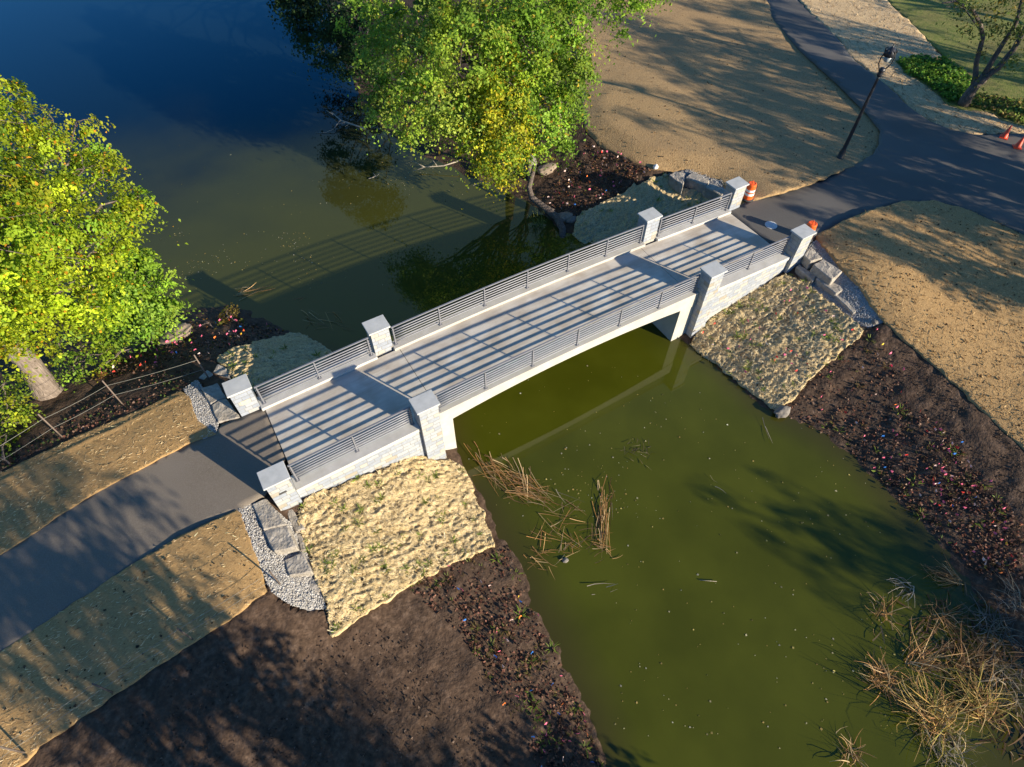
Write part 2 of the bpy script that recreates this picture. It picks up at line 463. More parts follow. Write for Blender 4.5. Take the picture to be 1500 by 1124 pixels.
MT['lampglass'] = flat('frosted_glass', (.30, .33, .34), .25)
MT['orange'] = flat('orange_plastic', (.85, .13, .02), .45)
MT['orange_red'] = flat('red_orange_plastic', (.85, .075, .02), .45)
MT['white'] = flat('white_sheeting', (.8, .8, .78), .4)
MT['rubber'] = flat('black_rubber', (.03, .03, .03), .8)
MT['cover'] = flat('pale_cover', (.55, .56, .56), .7)  # pale grey, lightened further in place of the sunlight it misses
MT['bark'] = surf('bark', [(.3, (.10, .078, .062)), (.55, (.21, .17, .14)), (.75, (.32, .27, .22))], 5, 8, .95, .9, 7, stretch=(2.5, 2.5, .5), bdist=.06)
MT['bark_dark'] = surf('dark_bark', [(.3, (.06, .045, .038)), (.55, (.13, .105, .09)), (.75, (.24, .2, .17))], 5, 8, .95, .9, 7, stretch=(2.5, 2.5, .5), bdist=.05)
MT['deadwood'] = surf('deadwood', [(.3, (.22, .19, .15)), (.7, (.46, .41, .34))], 6, 7, .9, .6, 10, stretch=(3, 3, 1), bdist=.03)
MT['wire'] = flat('fence_wire', (.24, .235, .20), .7)
MT['flagwire'] = flat('flag_wire', (.12, .11, .10), .5)
MT['post'] = flat('weathered_post', (.16, .12, .095), .85)
MT['lawn'] = surf('lawn', [(.28, (.06, .08, .016)), (.45, (.14, .17, .032)), (.60, (.21, .20, .055)), (.78, (.29, .22, .10))], 4.5, 9, .95, .8, 18, big=(.3, .6, (.14, .10, .045)), bdist=.05)
MT['leaf'] = leaf_mat('leaf', .48)
MT['blade'] = leaf_mat('dry_blade', .15, .8)

# ------------------------------------------------------------------ zones of the ground (pixel outlines in the photograph)
POLY = {
 'road_left': [(388.5, 597.8), (353, 612), (325, 622), (317, 633), (300, 644), (273, 649), (210, 679), (147, 715), (93, 749), (0, 811), (-90, 868), (-90, 1016), (0, 956), (60, 920), (123, 876), (177, 839), (225, 812), (267, 786), (310, 765), (350, 749), (363, 740), (385, 727), (402, 700), (417.6, 670.7)],
 'road_right': [(1063, 310), (1085, 300), (1110, 288), (1150, 278), (1195, 264), (1233, 247), (1262, 237), (1278, 226), (1288, 210), (1290, 190), (1273, 167), (1240, 133), (1200, 97), (1160, 60), (1133, 27), (1115, -10), (1095, -70), (1140, -80), (1172, 0), (1190, 20), (1227, 57), (1253, 90), (1293, 120), (1333, 157), (1360, 177), (1393, 190), (1425, 197), (1457, 198), (1500, 195), (1600, 203), (1600, 400), (1500, 343), (1433, 313), (1400, 301), (1367, 295), (1320, 297), (1283, 307), (1230, 328), (1200, 343), (1160, 357), (1128, 356)],
 'straw_left_upper': [(317, 636), (273, 651), (147, 717), (93, 751), (0, 813), (-90, 870), (-90, 750), (0, 693), (127, 632), (213, 597), (265, 572), (280, 585), (288, 615)],
 'straw_left_lower': [(354, 752), (346, 748), (267, 784), (177, 837), (123, 874), (0, 954), (-90, 1014), (-90, 1195), (37, 1116), (57, 1094), (120, 1052), (180, 1009), (287, 939), (350, 899), (391, 866), (380, 830), (370, 800), (358, 770)],
 'straw_right': [(1196, 345), (1200, 341), (1230, 326), (1283, 305), (1320, 295), (1367, 293), (1433, 311), (1500, 341), (1600, 398), (1640, 480), (1640, 800), (1500, 657), (1400, 562), (1322, 493), (1296, 472), (1284, 455), (1262, 425), (1240, 400), (1215, 372)],
 'straw_far': [(858, 192), (880, 215), (920, 232), (957, 247), (985, 250), (1010, 247), (1055, 263), (1075, 300), (1087, 301), (1112, 290), (1150, 280), (1195, 266), (1233, 249), (1262, 239), (1280, 228), (1290, 211), (1293, 190), (1275, 165), (1242, 131), (1202, 95), (1162, 58), (1135, 25), (1117, -12), (1097, -72), (820, -72), (840, 60)],
 'straw_strip': [(1140, -80), (1170, -3), (1188, 18), (1225, 55), (1251, 88), (1291, 118), (1331, 155), (1358, 175), (1391, 188), (1425, 195), (1457, 196), (1500, 193), (1600, 201), (1600, 197), (1500, 185), (1469, 176), (1451, 164), (1408, 161), (1390, 155), (1356, 125), (1324, 107), (1310, 88), (1345, 84), (1385, 87), (1339, 39), (1303, 5), (1270, -80)],
 'lawn': [(1268, -80), (1300, 3), (1337, 37), (1384, 84), (1385, 89), (1345, 87), (1312, 90), (1326, 109), (1358, 127), (1392, 157), (1410, 163), (1451, 166), (1469, 178), (1500, 187), (1600, 199), (1900, 190), (1800, -80)],
 'gravel_left': [(268, 570), (288, 556), (300, 572), (308, 593), (320, 620), (317, 633), (298, 645), (287, 618), (279, 590)],
 'gravel_near': [(349, 746), (366, 733), (400, 745), (425, 765), (445, 800), (460, 835), (474, 868), (478, 892), (450, 893), (425, 886), (398, 868), (380, 830), (368, 800), (356, 768)],
 'gravel_right': [(1180, 362), (1200, 348), (1216, 366), (1240, 396), (1262, 421), (1284, 452), (1297, 470), (1280, 477), (1263, 478), (1235, 460), (1205, 432), (1178, 408), (1165, 392)],
 'gravel_far': [(978, 254), (1010, 247), (1057, 264), (1072, 284), (1060, 290), (1030, 278), (1000, 270)],
 'blanket_near': [(441, 737), (452, 727), (530, 699), (612, 668), (640, 676), (659, 674), (678, 686), (690, 708), (706, 748), (724, 800), (690, 815), (650, 832), (600, 860), (545, 893), (487, 934), (478, 890), (470, 860), (458, 830), (446, 790), (436, 765)],
 'blanket_right': [(1150, 402), (1100, 427), (1060, 455), (1030, 476), (1008, 505), (1028, 520), (1060, 541), (1095, 570), (1136, 601), (1158, 590), (1185, 560), (1215, 530), (1262, 492), (1266, 484), (1240, 462), (1205, 435), (1175, 410)],
 'blanket_left': [(316, 530), (332, 516), (356, 509), (395, 497), (427, 487), (448, 492), (486, 516), (470, 540), (430, 556), (372, 572), (350, 565), (338, 552), (330, 540)],
 'blanket_far': [(985, 268), (975, 255), (955, 262), (925, 275), (880, 300), (845, 320), (838, 343), (860, 362), (900, 360), (935, 350), (985, 318), (1040, 296), (1050, 286), (1020, 282), (1000, 275)],
 'lower_right_mud': [(0, 0)],
}
WP = {}                                   # the same outlines in the world


def world_poly(key, hf=None, dz=0.0):
    p = np.array(POLY[key], float)
    w = at(p[:, 0], p[:, 1], hf, dz)[:, :2]
    WP[key] = w
    return w


for k in POLY:
    if k == 'lower_right_mud': continue
    world_poly(k, road_left if k == 'road_left' else road_right if k == 'road_right' else None, 0.0 if k.startswith('road') else .05)


def sheet(key, name, material, res, off, hf=None, dz=None, rag=.0, label=None, kind='structure', thick=.12, smooth=True):
    """a covering laid over the terrain: outline from the photograph, own thickness at its edge"""
    w = WP[key]
    hf = hf or H
    # densified, slightly ragged outline
    B = []
    n = len(w)
    for i in range(n):
        a, b = w[i], w[(i + 1) % n]
        L = np.linalg.norm(b - a); m = max(1, int(L / (res * 1.2)))
        nrm = np.array([-(b - a)[1], (b - a)[0]]) / max(L, 1e-6)
        for j in range(m):
            q = a + (b - a) * j / m
            r = rag * (vnoise(q[0] * 2.3, q[1] * 2.3, 5) + .6 * vnoise(q[0] * 7, q[1] * 7, 9))
            B.append(q + nrm * r)
    B = np.array(B)
    x0, y0 = B.min(0); x1, y1 = B.max(0)
    gx, gy = np.meshgrid(np.arange(x0, x1, res), np.arange(y0, y1, res))
    gx = (gx + rng.uniform(-.25, .25, gx.shape) * res).ravel(); gy = (gy + rng.uniform(-.25, .25, gy.shape) * res).ravel()
    ins = in_poly(gx, gy, B)
    gx, gy = gx[ins], gy[ins]
    pts = [Vector(p) for p in B] + [Vector((x, y)) for x, y in zip(gx, gy)]
    nb = len(B)
    ed = [(i, (i + 1) % nb) for i in range(nb)]
    vo, eo, fo, *_ = geometry.delaunay_2d_cdt(pts, ed, [], 1, 1e-4)
    V2 = np.array([(v.x, v.y) for v in vo])
    z = hf(V2[:, 0], V2[:, 1]) + off
    if dz is not None: z = z + dz(V2[:, 0], V2[:, 1])
    V = np.column_stack([V2, z])
    F = [tuple(f) for f in fo]
    # skirt
    cnt = {}
    for f in F:
        for i in range(3):
            a, b = f[i], f[(i + 1) % 3]
            cnt[(a, b)] = cnt.get((a, b), 0) + 1
    bd = [e for e in cnt if (e[1], e[0]) not in cnt]
    lo = {}; VL = [tuple(v) for v in V]
    def low(i):
        if i not in lo:
            lo[i] = len(VL); VL.append((V[i][0], V[i][1], V[i][2] - thick))
        return lo[i]
    for a, b in bd: F.append((a, low(a), low(b), b))
    me = bpy.data.meshes.new(name); me.from_pydata(VL, [], F); me.update()
    o = link(name, me, material, None, smooth)
    tag(o, label, None, None, kind)
    return o

# ------------------------------------------------------------------ ground (one sheet), pond
def axis(lo, f0, f1, hi, fine, n):
    a = np.arange(f0, f1, fine)
    s = np.linspace(0, 1, n) ** 1.8
    return np.concatenate([(f0 - (f0 - lo) * s[1:])[::-1], a, f1 + (hi - f1) * s[1:]])


gx = axis(-300, -21, 20, 300, .14, 26); gy = axis(-300, -20, 15, 300, .14, 26)
GX, GY = np.meshgrid(gx, gy)
GZ = H(GX, GY)
lump = .055 * fbm(GX * .9, GY * .9, 3, 3) + .070 * fbm(GX * 2.4, GY * 2.4, 21, 2) + .020 * (1 - 2.4 * np.abs(fbm(GX * 1.7 + GY * .6, GY * 2.2, 29, 2)))
lump = lump * np.clip((GZ - ZW + .5) / .6, .2, 1)
cover = np.zeros(GX.shape, bool)
for k, w in WP.items():
    cover |= in_poly(GX, GY, w)
GZ = np.where(cover, GZ - .05, GZ + lump)
for k, hf in (('road_left', road_left), ('road_right', road_right)):
    w = WP[k]; c = w.mean(0)
    near = in_poly(GX, GY, w)
    GZ = np.where(near, np.minimum(GZ, hf(GX, GY) - .10), GZ)
for k in ('gravel_left', 'gravel_near', 'gravel_right', 'gravel_far'):
    GZ = np.where(in_poly(GX, GY, WP[k]), GZ - .15, GZ)
under = (np.abs(GY) < 2.2) & (np.abs(GX) < 12.0)
GZ = np.where(under, np.minimum(GZ, -1.2), GZ)
ny, nx = GX.shape
idx = np.arange(nx * ny).reshape(ny, nx)
F = np.stack([idx[:-1, :-1], idx[:-1, 1:], idx[1:, 1:], idx[1:, :-1]], -1).reshape(-1, 4)
me = np_mesh('ground', np.stack([GX, GY, GZ], -1).reshape(-1, 3), F)
tag(link('ground', me, MT['soil'], None, True), 'bare dark brown soil of the pond banks', None, None, 'structure')


def water_mat():
    m, N, L, P = mat('pond_water')
    tcn = N.new('ShaderNodeTexCoord')
    a = N.new('ShaderNodeVertexColor'); a.layer_name = 'Col'
    sepc = N.new('ShaderNodeSeparateColor'); L.new(a.outputs[0], sepc.inputs[0])
    nz = N.new('ShaderNodeTexNoise'); nz.inputs['Scale'].default_value = .35; nz.inputs['Detail'].default_value = 6
    L.new(tcn.outputs['Object'], nz.inputs['Vector'])
    cr = N.new('ShaderNodeValToRGB'); ramp(cr, [(.35, (.046, .053, .0030)), (.65, (.062, .070, .0048))]); L.new(nz.outputs['Fac'], cr.inputs[0])
    mxn = N.new('ShaderNodeMixRGB'); L.new(sepc.outputs[0], mxn.inputs[0]); L.new(cr.outputs[0], mxn.inputs[1]); mxn.inputs[2].default_value = (.040, .032, .010, 1)
    # the open pond beyond the bridge is deep and dark, the cut-off arm on this side is thick with algae
    so = N.new('ShaderNodeSeparateXYZ'); L.new(tcn.outputs['Object'], so.inputs[0])
    my = N.new('ShaderNodeMapRange'); my.interpolation_type = 'SMOOTHSTEP'
    my.inputs['From Min'].default_value = 15; my.inputs['From Max'].default_value = 36
    n3 = N.new('ShaderNodeMath'); n3.operation = 'MULTIPLY_ADD'; L.new(nz.outputs['Fac'], n3.inputs[0]); n3.inputs[1].default_value = 8; L.new(so.outputs['Y'], n3.inputs[2])
    L.new(n3.outputs[0], my.inputs['Value'])
    mz = N.new('ShaderNodeMapRange'); mz.interpolation_type = 'SMOOTHSTEP'
    mz.inputs['From Min'].default_value = 4; mz.inputs['From Max'].default_value = 15
    L.new(n3.outputs[0], mz.inputs['Value'])
    mmid = N.new('ShaderNodeMixRGB'); L.new(mz.outputs[0], mmid.inputs[0]); L.new(mxn.outputs[0], mmid.inputs[1]); mmid.inputs[2].default_value = (.046, .049, .010, 1)
    mdk = N.new('ShaderNodeMixRGB'); L.new(my.outputs[0], mdk.inputs[0]); L.new(mmid.outputs[0], mdk.inputs[1]); mdk.inputs[2].default_value = (.004, .010, .014, 1)
    L.new(mdk.outputs[0], P.inputs['Base Color'])
    P.inputs['Roughness'].default_value = .03; P.inputs['IOR'].default_value = 1.333
    P.inputs['Specular IOR Level'].default_value = .62
    nb = N.new('ShaderNodeTexNoise'); nb.inputs['Scale'].default_value = 3.0; nb.inputs['Detail'].default_value = 3
    L.new(tcn.outputs['Object'], nb.inputs['Vector'])
    b = N.new('ShaderNodeBump'); b.inputs['Strength'].default_value = .02; b.inputs['Distance'].default_value = .02
    L.new(nb.outputs['Fac'], b.inputs['Height']); L.new(b.outputs[0], P.inputs['Normal'])
    return m


wx = axis(-200, -22, 20, 60, .4, 14); wy = axis(-60, -20, 40, 250, .4, 14)
WX, WY = np.meshgrid(wx, wy)
dep = ZW - H(WX, WY)
sh = np.clip(1 - dep / .35, 0, 1) * .75
ny, nx = WX.shape
idx = np.arange(nx * ny).reshape(ny, nx)
F = np.stack([idx[:-1, :-1], idx[:-1, 1:], idx[1:, 1:], idx[1:, :-1]], -1).reshape(-1, 4)
c3 = np.zeros((nx * ny, 3)); c3[:, 0] = sh.ravel()
me = np_mesh('pond_water', np.stack([WX, WY, np.full_like(WX, ZW)], -1).reshape(-1, 3), F, c3)
tag(link('pond_water', me, water_mat(), None, True), 'murky green pond water reflecting the sky', None, None, 'structure')


# ------------------------------------------------------------------ coverings
def dz_flat(x, y): return .012 * fbm(x * 1.2, y * 1.2, 31, 3)
def dz_straw(x, y): return .018 * fbm(x * 1.1, y * 3.0, 41, 3)


RIDGE = at(np.array([262, 213, 166, 130, 96, 56, 0, -60.]), np.array([582, 606, 630, 645, 662, 682, 706, 733.]), None, .05)[:, :2]


def dz_ridge(x, y):
    d = np.full(np.shape(x), 9.0)
    for a, b in zip(RIDGE[:-1], RIDGE[1:]):
        ab = b - a; t = np.clip(((x - a[0]) * ab[0] + (y - a[1]) * ab[1]) / (ab @ ab), 0, 1)
        d = np.minimum(d, np.hypot(x - a[0] - ab[0] * t, y - a[1] - ab[1] * t))
    w = .05 * vnoise(x * 1.7, y * 1.7, 77)
    return dz_straw(x, y) + .05 * np.exp(-((d + w) / .09) ** 2)
def dz_blanket(x, y):
    a = fbm(x * 1.3 + .5 * y, y * 2.7, 51, 4)
    r = 1 - np.abs(fbm(x * 1.9 - .4 * y, y * 4.2, 61, 3)) * 2.2
    f = fbm(x * 5.5, y * 8.5, 66, 2)
    g = fbm(x * 11, y * 15, 68, 2)
    row = np.abs(np.sin((y + .45 * a + .12 * f) * 9.0)) - .5
    return .055 * a + .045 * np.clip(r, -.6, 1) + .055 * f + .045 * g + .05 * row * (1 + 1.2 * fbm(x * .8, y * .8, 95, 2))
def dz_gravel(x, y): return .03 * fbm(x * 6, y * 6, 71, 3) + .02 * fbm(x * 1.2, y * 1.2, 75, 2)
def dz_road(x, y): return .008 * fbm(x * .5, y * .5, 81, 3)


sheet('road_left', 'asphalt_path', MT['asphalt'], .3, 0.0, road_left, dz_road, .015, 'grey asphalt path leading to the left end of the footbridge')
sheet('road_right', 'asphalt_path', MT['asphalt_shaded'], .4, 0.0, road_right, dz_road, .05, 'shaded asphalt junction at the right end of the footbridge')
sheet('straw_left_upper', 'straw_cover', MT['straw'], .09, .05, None, dz_ridge, .03, 'tan straw strip between the left path and the wire fence on the pond side')
sheet('straw_left_lower', 'straw_cover', MT['straw'], .10, .05, None, dz_straw, .03, 'tan straw strip below the left path')
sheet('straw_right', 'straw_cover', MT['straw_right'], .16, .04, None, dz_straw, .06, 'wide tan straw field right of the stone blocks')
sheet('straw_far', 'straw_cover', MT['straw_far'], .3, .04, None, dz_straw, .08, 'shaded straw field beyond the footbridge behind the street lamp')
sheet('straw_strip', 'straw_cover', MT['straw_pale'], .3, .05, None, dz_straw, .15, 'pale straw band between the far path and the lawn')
sheet('lawn', 'lawn', MT['lawn'], .5, .04, None, dz_flat, .2, 'patchy green lawn under the slender tree')
sheet('gravel_left', 'gravel', MT['gravel'], .06, .01, None, dz_gravel, .05, 'white gravel behind the stone blocks at the far left end of the footbridge')
sheet('gravel_near', 'gravel', MT['gravel'], .06, .01, None, dz_gravel, .05, 'white gravel beside the stone blocks at the near left end of the footbridge')
sheet('gravel_right', 'gravel', MT['gravel'], .07, -.07, None, dz_gravel, .05, 'white gravel behind the stone blocks at the near right end of the footbridge')
sheet('gravel_far', 'gravel', MT['gravel'], .08, .01, None, dz_gravel, .05, 'shaded gravel behind the stone blocks at the far right end of the footbridge')
BLK = {'blanket_near': 'bright lumpy straw blanket on the slope below the near left wall',
       'blanket_right': 'lumpy straw blanket on the slope below the near right wall',
       'blanket_left': 'mostly shaded straw blanket beyond the left end of the footbridge',
       'blanket_far': 'shaded straw blanket on the slope beyond the right end of the footbridge'}
for k, lb in BLK.items():
    sheet(k, 'erosion_blanket', MT['blanket'], .05, .09, None, dz_blanket, .09, lb, thick=.2)

# ------------------------------------------------------------------ the footbridge
BR = empty('footbridge', (0, 0, 0), 'concrete footbridge with stone pillars and grey steel railings over the pond', 'footbridge')
PX = [-12.338, -6.818, 6.818, 12.360]
PZ = [1.217, 1.402, 1.298, 1.017]


def zd(x):
    x = np.asarray(x, float)
    m = .10 - .0103 * x - .0030 * x * x
    l0, r0 = .10 + .0103 * 6.8 - .0030 * 46.24, .10 - .0103 * 6.8 - .0030 * 46.24
    l = l0 + (-.135 - l0) * (-6.8 - x) / 5.54
    r = r0 + (-.39 - r0) * (x - 6.8) / 5.56
    return np.where(x < -6.8, l, np.where(x > 6.8, r, m))


def zs(x): return -.23 - .0137 * np.asarray(x) - .0115 * np.asarray(x) ** 2


for x0, x1, nm in ((-11.85, -6.245, 'deck_slab'), (-6.225, 6.165, 'deck_slab'), (6.185, 11.97, 'deck_slab')):
    xs = np.linspace(x0, x1, 25)
    MB().strip(xs, -1.70, 1.70, zd(xs) - .28, zd(xs)).build(nm, MT['deck'], BR)
for s in (-1, 1):
    def ys(a, b): return (min(a * s, b * s), max(a * s, b * s))
    xs = np.linspace(-6.44, 6.44, 41)
    MB().strip(xs, *ys(1.66, 2.10), zs(xs), zd(xs) + .12).build('edge_beam', [MT['fascia']], BR, bevel=.012)
    for x0, x1 in ((-11.96, -7.20), (7.20, 11.98)):
        xs = np.linspace(x0, x1, 15)
        MB().strip(xs, *ys(1.66, 2.31), zd(xs) - .05, zd(xs) + .12).build('wall_coping', MT['curb'], BR, bevel=.01)
        MB().strip(xs, *ys(1.80, 2.28), np.full(15, -1.75), zd(xs) - .05).build('side_wall', MT['stone'], BR)
        MB().strip(xs, *ys(1.80, 2.284), np.full(15, -3.4), np.full(15, -1.75)).build('wall_footing', MT['fascia'], BR)
for x0, x1 in ((-7.2, -5.80), (5.60, 7.2)):
    xs = np.linspace(x0, x1, 9)
    MB().strip(xs, -2.075, 2.075, np.full(9, -3.6), np.minimum(zs(np.clip(xs, -6, 6)), -.3) - .004).build('abutment', MT['fascia'], BR, bevel=.012)
for i in range(4):
    for s in (-1, 1):
        cx, cy = PX[i], 2.15 * s
        zb = -3.4 if i in (1, 2) else -2.2
        p = MB().box(cx - .375, cx + .375, cy - .31, cy + .31, zb, PZ[i] - .09).build('pillar', MT['stone'], BR)
        c = MB()
        h, w = .45, .372
        c.add([(cx - h, cy - w, PZ[i] - .09), (cx + h, cy - w, PZ[i] - .09), (cx + h, cy + w, PZ[i] - .09), (cx - h, cy + w, PZ[i] - .09),
               (cx - h, cy - w, PZ[i] - .015), (cx + h, cy - w, PZ[i] - .015), (cx + h, cy + w, PZ[i] - .015), (cx - h, cy + w, PZ[i] - .015), (cx, cy, PZ[i] - .011)],
              [(3, 2, 1, 0), (0, 1, 5, 4), (1, 2, 6, 5), (2, 3, 7, 6), (3, 0, 4, 7), (4, 5, 8), (5, 6, 8), (6, 7, 8), (7, 4, 8)])
        c.build('pillar_cap', MT['cap'], p, bevel=.012)
        if i == 0:
            y0 = cy - .31
            if s < 0: MB().box(cx - .13, cx + .13, y0 - .012, y0 + .02, .42, .52).build('light_slot', MT['dark_gap'], p)
            else: MB().box(cx - .17, cx + .17, y0 - .015, y0 + .02, .42, .62).build('plaque', MT['plaque'], p)


def railing(x0, x1, posts, y):
    xs = np.linspace(x0, x1, max(8, int((x1 - x0) / .5)))
    zt = zd(xs) + .12
    top = MB().strip(xs, y - .035, y + .035, zt + .955, zt + 1.0)
    r = top.build('railing', MT['steel'], BR, bevel=.008)
    for k in range(6):
        MB().tube([(x, y, z + .10 + .138 * k) for x, z in zip(xs, zt)], .028, 8).build('rail_bar', MT['steel'], r, True)
    for px_ in posts:
        z = float(zd(px_)) + .12
        yo = -.04
        b = MB().box(px_ - .024, px_ + .024, y + yo - .022, y + yo + .022, z, z + .955)
        b.box(px_ - .07, px_ + .07, y + yo - .06, y + yo + .06, z, z + .015)
        for q in (-1, 1): b.lathe([(.012, .015), (.012, .035)], (px_ + q * .05, y + yo, z), 6)
        b.build('railing_post', MT['steel'], r)


for s in (-1, 1):
    y = 1.92 * s
    railing(-6.33, 6.33, [-6.28, -4.25, -2.13, 0, 2.13, 4.25, 6.28], y)
    railing(-11.85, -7.30, [-11.78, -9.55, -7.36], y)
    railing(7.30, 11.87, [7.36, 9.55, 11.80], y)

# ------------------------------------------------------------------ stone blocks
def block(quad, zt, h, label, group):
    """quad: pixel corners of the top face"""
    q = np.array(quad, float)
    top = at_z(q[:, 0], q[:, 1], zt)
    c = top.mean(0)
    a = 0.0
    bm = bmesh.new()
    vs = [bm.verts.new((p[0] - c[0], p[1] - c[1], 0)) for p in top]
    lo = [bm.verts.new(((p[0] - c[0]) * 1.03, (p[1] - c[1]) * 1.03, -h)) for p in top]
    ar = sum((top[i][0] * top[(i + 1) % 4][1] - top[(i + 1) % 4][0] * top[i][1]) for i in range(4))
    if ar < 0: vs, lo = vs[::-1], lo[::-1]
    bm.faces.new(vs); bm.faces.new(lo[::-1])
    for i in range(4):
        j = (i + 1) % 4
        bm.faces.new((vs[i], lo[i], lo[j], vs[j]))
    bmesh.ops.bevel(bm, geom=bm.edges[:], offset=.035, segments=1, affect='EDGES')
    bmesh.ops.subdivide_edges(bm, edges=bm.edges[:], cuts=5, use_grid_fill=True)
    sd_ = rng.integers(0, 999)
    for v in bm.verts:
        p = v.co
        v.co += Vector((.03 * float(fbm(p.y * 3 + sd_, p.z * 3, 7)), .03 * float(fbm(p.x * 3 + sd_, p.z * 3, 8)), (.05 if p.z > -.1 else .02) * float(fbm(p.x * 3.2, p.y * 3.2 + sd_, 9))))
    me = bpy.data.meshes.new('stone_block'); bm.to_mesh(me); bm.free()
    o = link('stone_block', me, MT['block'], None, False)
    o.location = c
    return tag(o, label, 'stone block', group)


G = 'limestone blocks at the bridge ends'
block([(368.9, 737.8), (390, 729.6), (419.7, 767.9), (385, 776)], -.16, .5, 'flat stone block tucked against the near left end pillar, first in its row', G)
block([(384.5, 776.8), (420.5, 768.2), (433.5, 801), (401, 809)], -.22, .55, 'large square stone block second in the row from the near left pillar', G)
block([(415, 820), (442.8, 808.4), (456.8, 838), (422.8, 843.5)], -.5, .5, 'rough stone block third in the row beside the bright straw slope', G)
block([(443, 853.5), (466.8, 845.8), (471, 866), (450, 869)], -.82, .4, 'small half buried stone block at the tip of the near left gravel', G)
block([(416.8, 748.3), (427.5, 745), (446.8, 773.4), (433, 781)], -.62, .4, 'brown stone block of the lower course under the near left end pillar', G)
block([(434, 783), (441, 781), (449, 806), (441, 808)], -.72, .4, 'narrow stone ledge between the large square block and the bright straw', G)
block([(308, 593), (330, 582.7), (352, 611), (319, 619)], -.14, .5, 'sunlit and half shaded stone block next to the far left end pillar', G)
block([(293.5, 568), (318, 561), (330, 582), (307.4, 592.5)], -.16, .5, 'shaded stone block between white gravel and the far left end pillar', G)
block([(311.8, 544.5), (318.4, 532.8), (331.6, 538.7), (338, 555), (327, 557)][:4], -.5, .5, 'pale stone block touching the sunlit corner of the left straw blanket', G)
block([(290, 553), (303, 541), (312, 547), (305, 560)], -.5, .5, 'dark shaded stone block at the top of the far left gravel', G)
block([(1177, 373.5), (1188, 361), (1206, 377.5), (1187, 383.5)], -.36, .5, 'pale stone block under the orange drum at the near right end pillar', G)
block([(1191, 388), (1206, 378.5), (1234.5, 397), (1219, 410)], -.42, .5, 'long stone block second in the upper course of the near right row', G)
block([(1166.5, 391), (1171, 386.5), (1197, 404.5), (1192, 411)], -.82, .45, 'shaded stone block of the lower course below the near right end pillar', G)
block([(1195, 408), (1202, 403), (1239, 423), (1225, 430.5)], -.80, .45, 'rough topped stone block in the middle of the near right row', G)
block([(1223, 433), (1231, 428), (1264, 450.5), (1251, 459)], -.92, .45, 'stone block at the outer end of the near right row beside loose gravel', G)
block([(1208, 440), (1216, 435), (1231, 446), (1223, 449)], -1.2, .25, 'flat dark stone slab at the foot of the near right row', G)
block([(980.5, 256.7), (989, 250.5), (1005, 254), (1001, 272)], -.55, .6, 'bluish shaded stone block at the outer end of the far right row', G)
block([(1004.5, 259), (1015, 251.5), (1040, 264), (1034, 272)], -.48, .6, 'stone block with a sunlit front edge in the middle of the far right row', G)
block([(1033, 273), (1042, 267), (1066, 279), (1057, 287)], -.45, .6, 'stone block with a sunlit rim next to the far right end pillar', G)


def boulder(px, py, r, label, m='boulder', sc=(1, .8, .6), z=None, rz=0.0, name='boulder'):
    p = at([px], [py])[0] if z is None else at_z(np.array(px), np.array(py), z)
    bm = bmesh.new(); bmesh.ops.create_icosphere(bm, subdivisions=4, radius=r)
    sd_ = rng.integers(0, 999)
    for v in bm.verts:
        q = v.co / r
        k = 1 + .22 * float(fbm(q.x * 1.3 + sd_, q.y * 1.3 + q.z, 3)) + .12 * float(fbm(q.x * 3 + q.z * 2, q.y * 3 + sd_, 5))
        v.co = Vector((v.co.x * k * sc[0], v.co.y * k * sc[1], v.co.z * k * sc[2]))
    me = bpy.data.meshes.new(name); bm.to_mesh(me); bm.free()
    o = link(name, me, MT[m], None, True); o.location = p; o.rotation_euler = (0, 0, rz)
    return tag(o, label, 'boulder')


boulder(1146, 603, .34, 'smooth pale boulder at the water edge of the right straw blanket', sc=(1.2, .75, .6), z=-2.6)
boulder(775, 243, .62, 'round grey boulder under the yellowing tree', sc=(.8, .9, 1.0), z=-1.9)
boulder(802, 248, .5, 'low brownish boulder in the soil right of the log', 'brown_rock', sc=(1.3, .9, .5))
boulder(255, 493, .55, 'flat brown boulder on the left bank below the green shrub', 'brown_rock', sc=(1.6, .9, .45), z=-1.9, rz=.5)
boulder(743, 240, .4, 'small boulder half hidden by yellow leaves', 'brown_rock', sc=(1.2, .9, .6), z=-2.2)
boulder(838, 322, .3, 'pale rock at the foot of the far straw blanket', sc=(1.3, .7, .5))
boulder(826, 318, .45, 'brown rock behind the dead log', 'brown_rock', sc=(1.2, .8, .5))
boulder(828, 821, .10, 'small whitish stone breaking the water near the floating reeds', sc=(1.2, .9, .7), z=-2.72)
boulder(1282, 472, .12, 'little stone at the tip of the near right gravel', sc=(1, 1, .6))

# ------------------------------------------------------------------ foliage
def leaf_mesh(name, P, Nrm, size, colr, aspect=.62):
    """one folded leaf per point"""
    n = len(P)
    Nrm = Nrm / np.maximum(np.linalg.norm(Nrm, axis=1, keepdims=True), 1e-6)
    rnd = rng.normal(size=(n, 3)); rnd[:, 2] -= .6
    ax = rnd - Nrm * (rnd * Nrm).sum(1, keepdims=True); ax /= np.maximum(np.linalg.norm(ax, axis=1, keepdims=True), 1e-6)
    sd_ = np.cross(Nrm, ax)
    s = size[:, None]
    fold = rng.uniform(.05, .22, (n, 1)) * s
    b = P - ax * s * .5; t = P + ax * s * .5 - Nrm * fold * .8
    l = P + sd_ * s * aspect * .5 + Nrm * fold - ax * s * .08; r = P - sd_ * s * aspect * .5 + Nrm * fold - ax * s * .08
    V = np.stack([b, l, t, r], 1).reshape(-1, 3)
    F = np.arange(4 * n).reshape(n, 4)
    return np_mesh(name, V, F, np.repeat(colr, 4, 0))


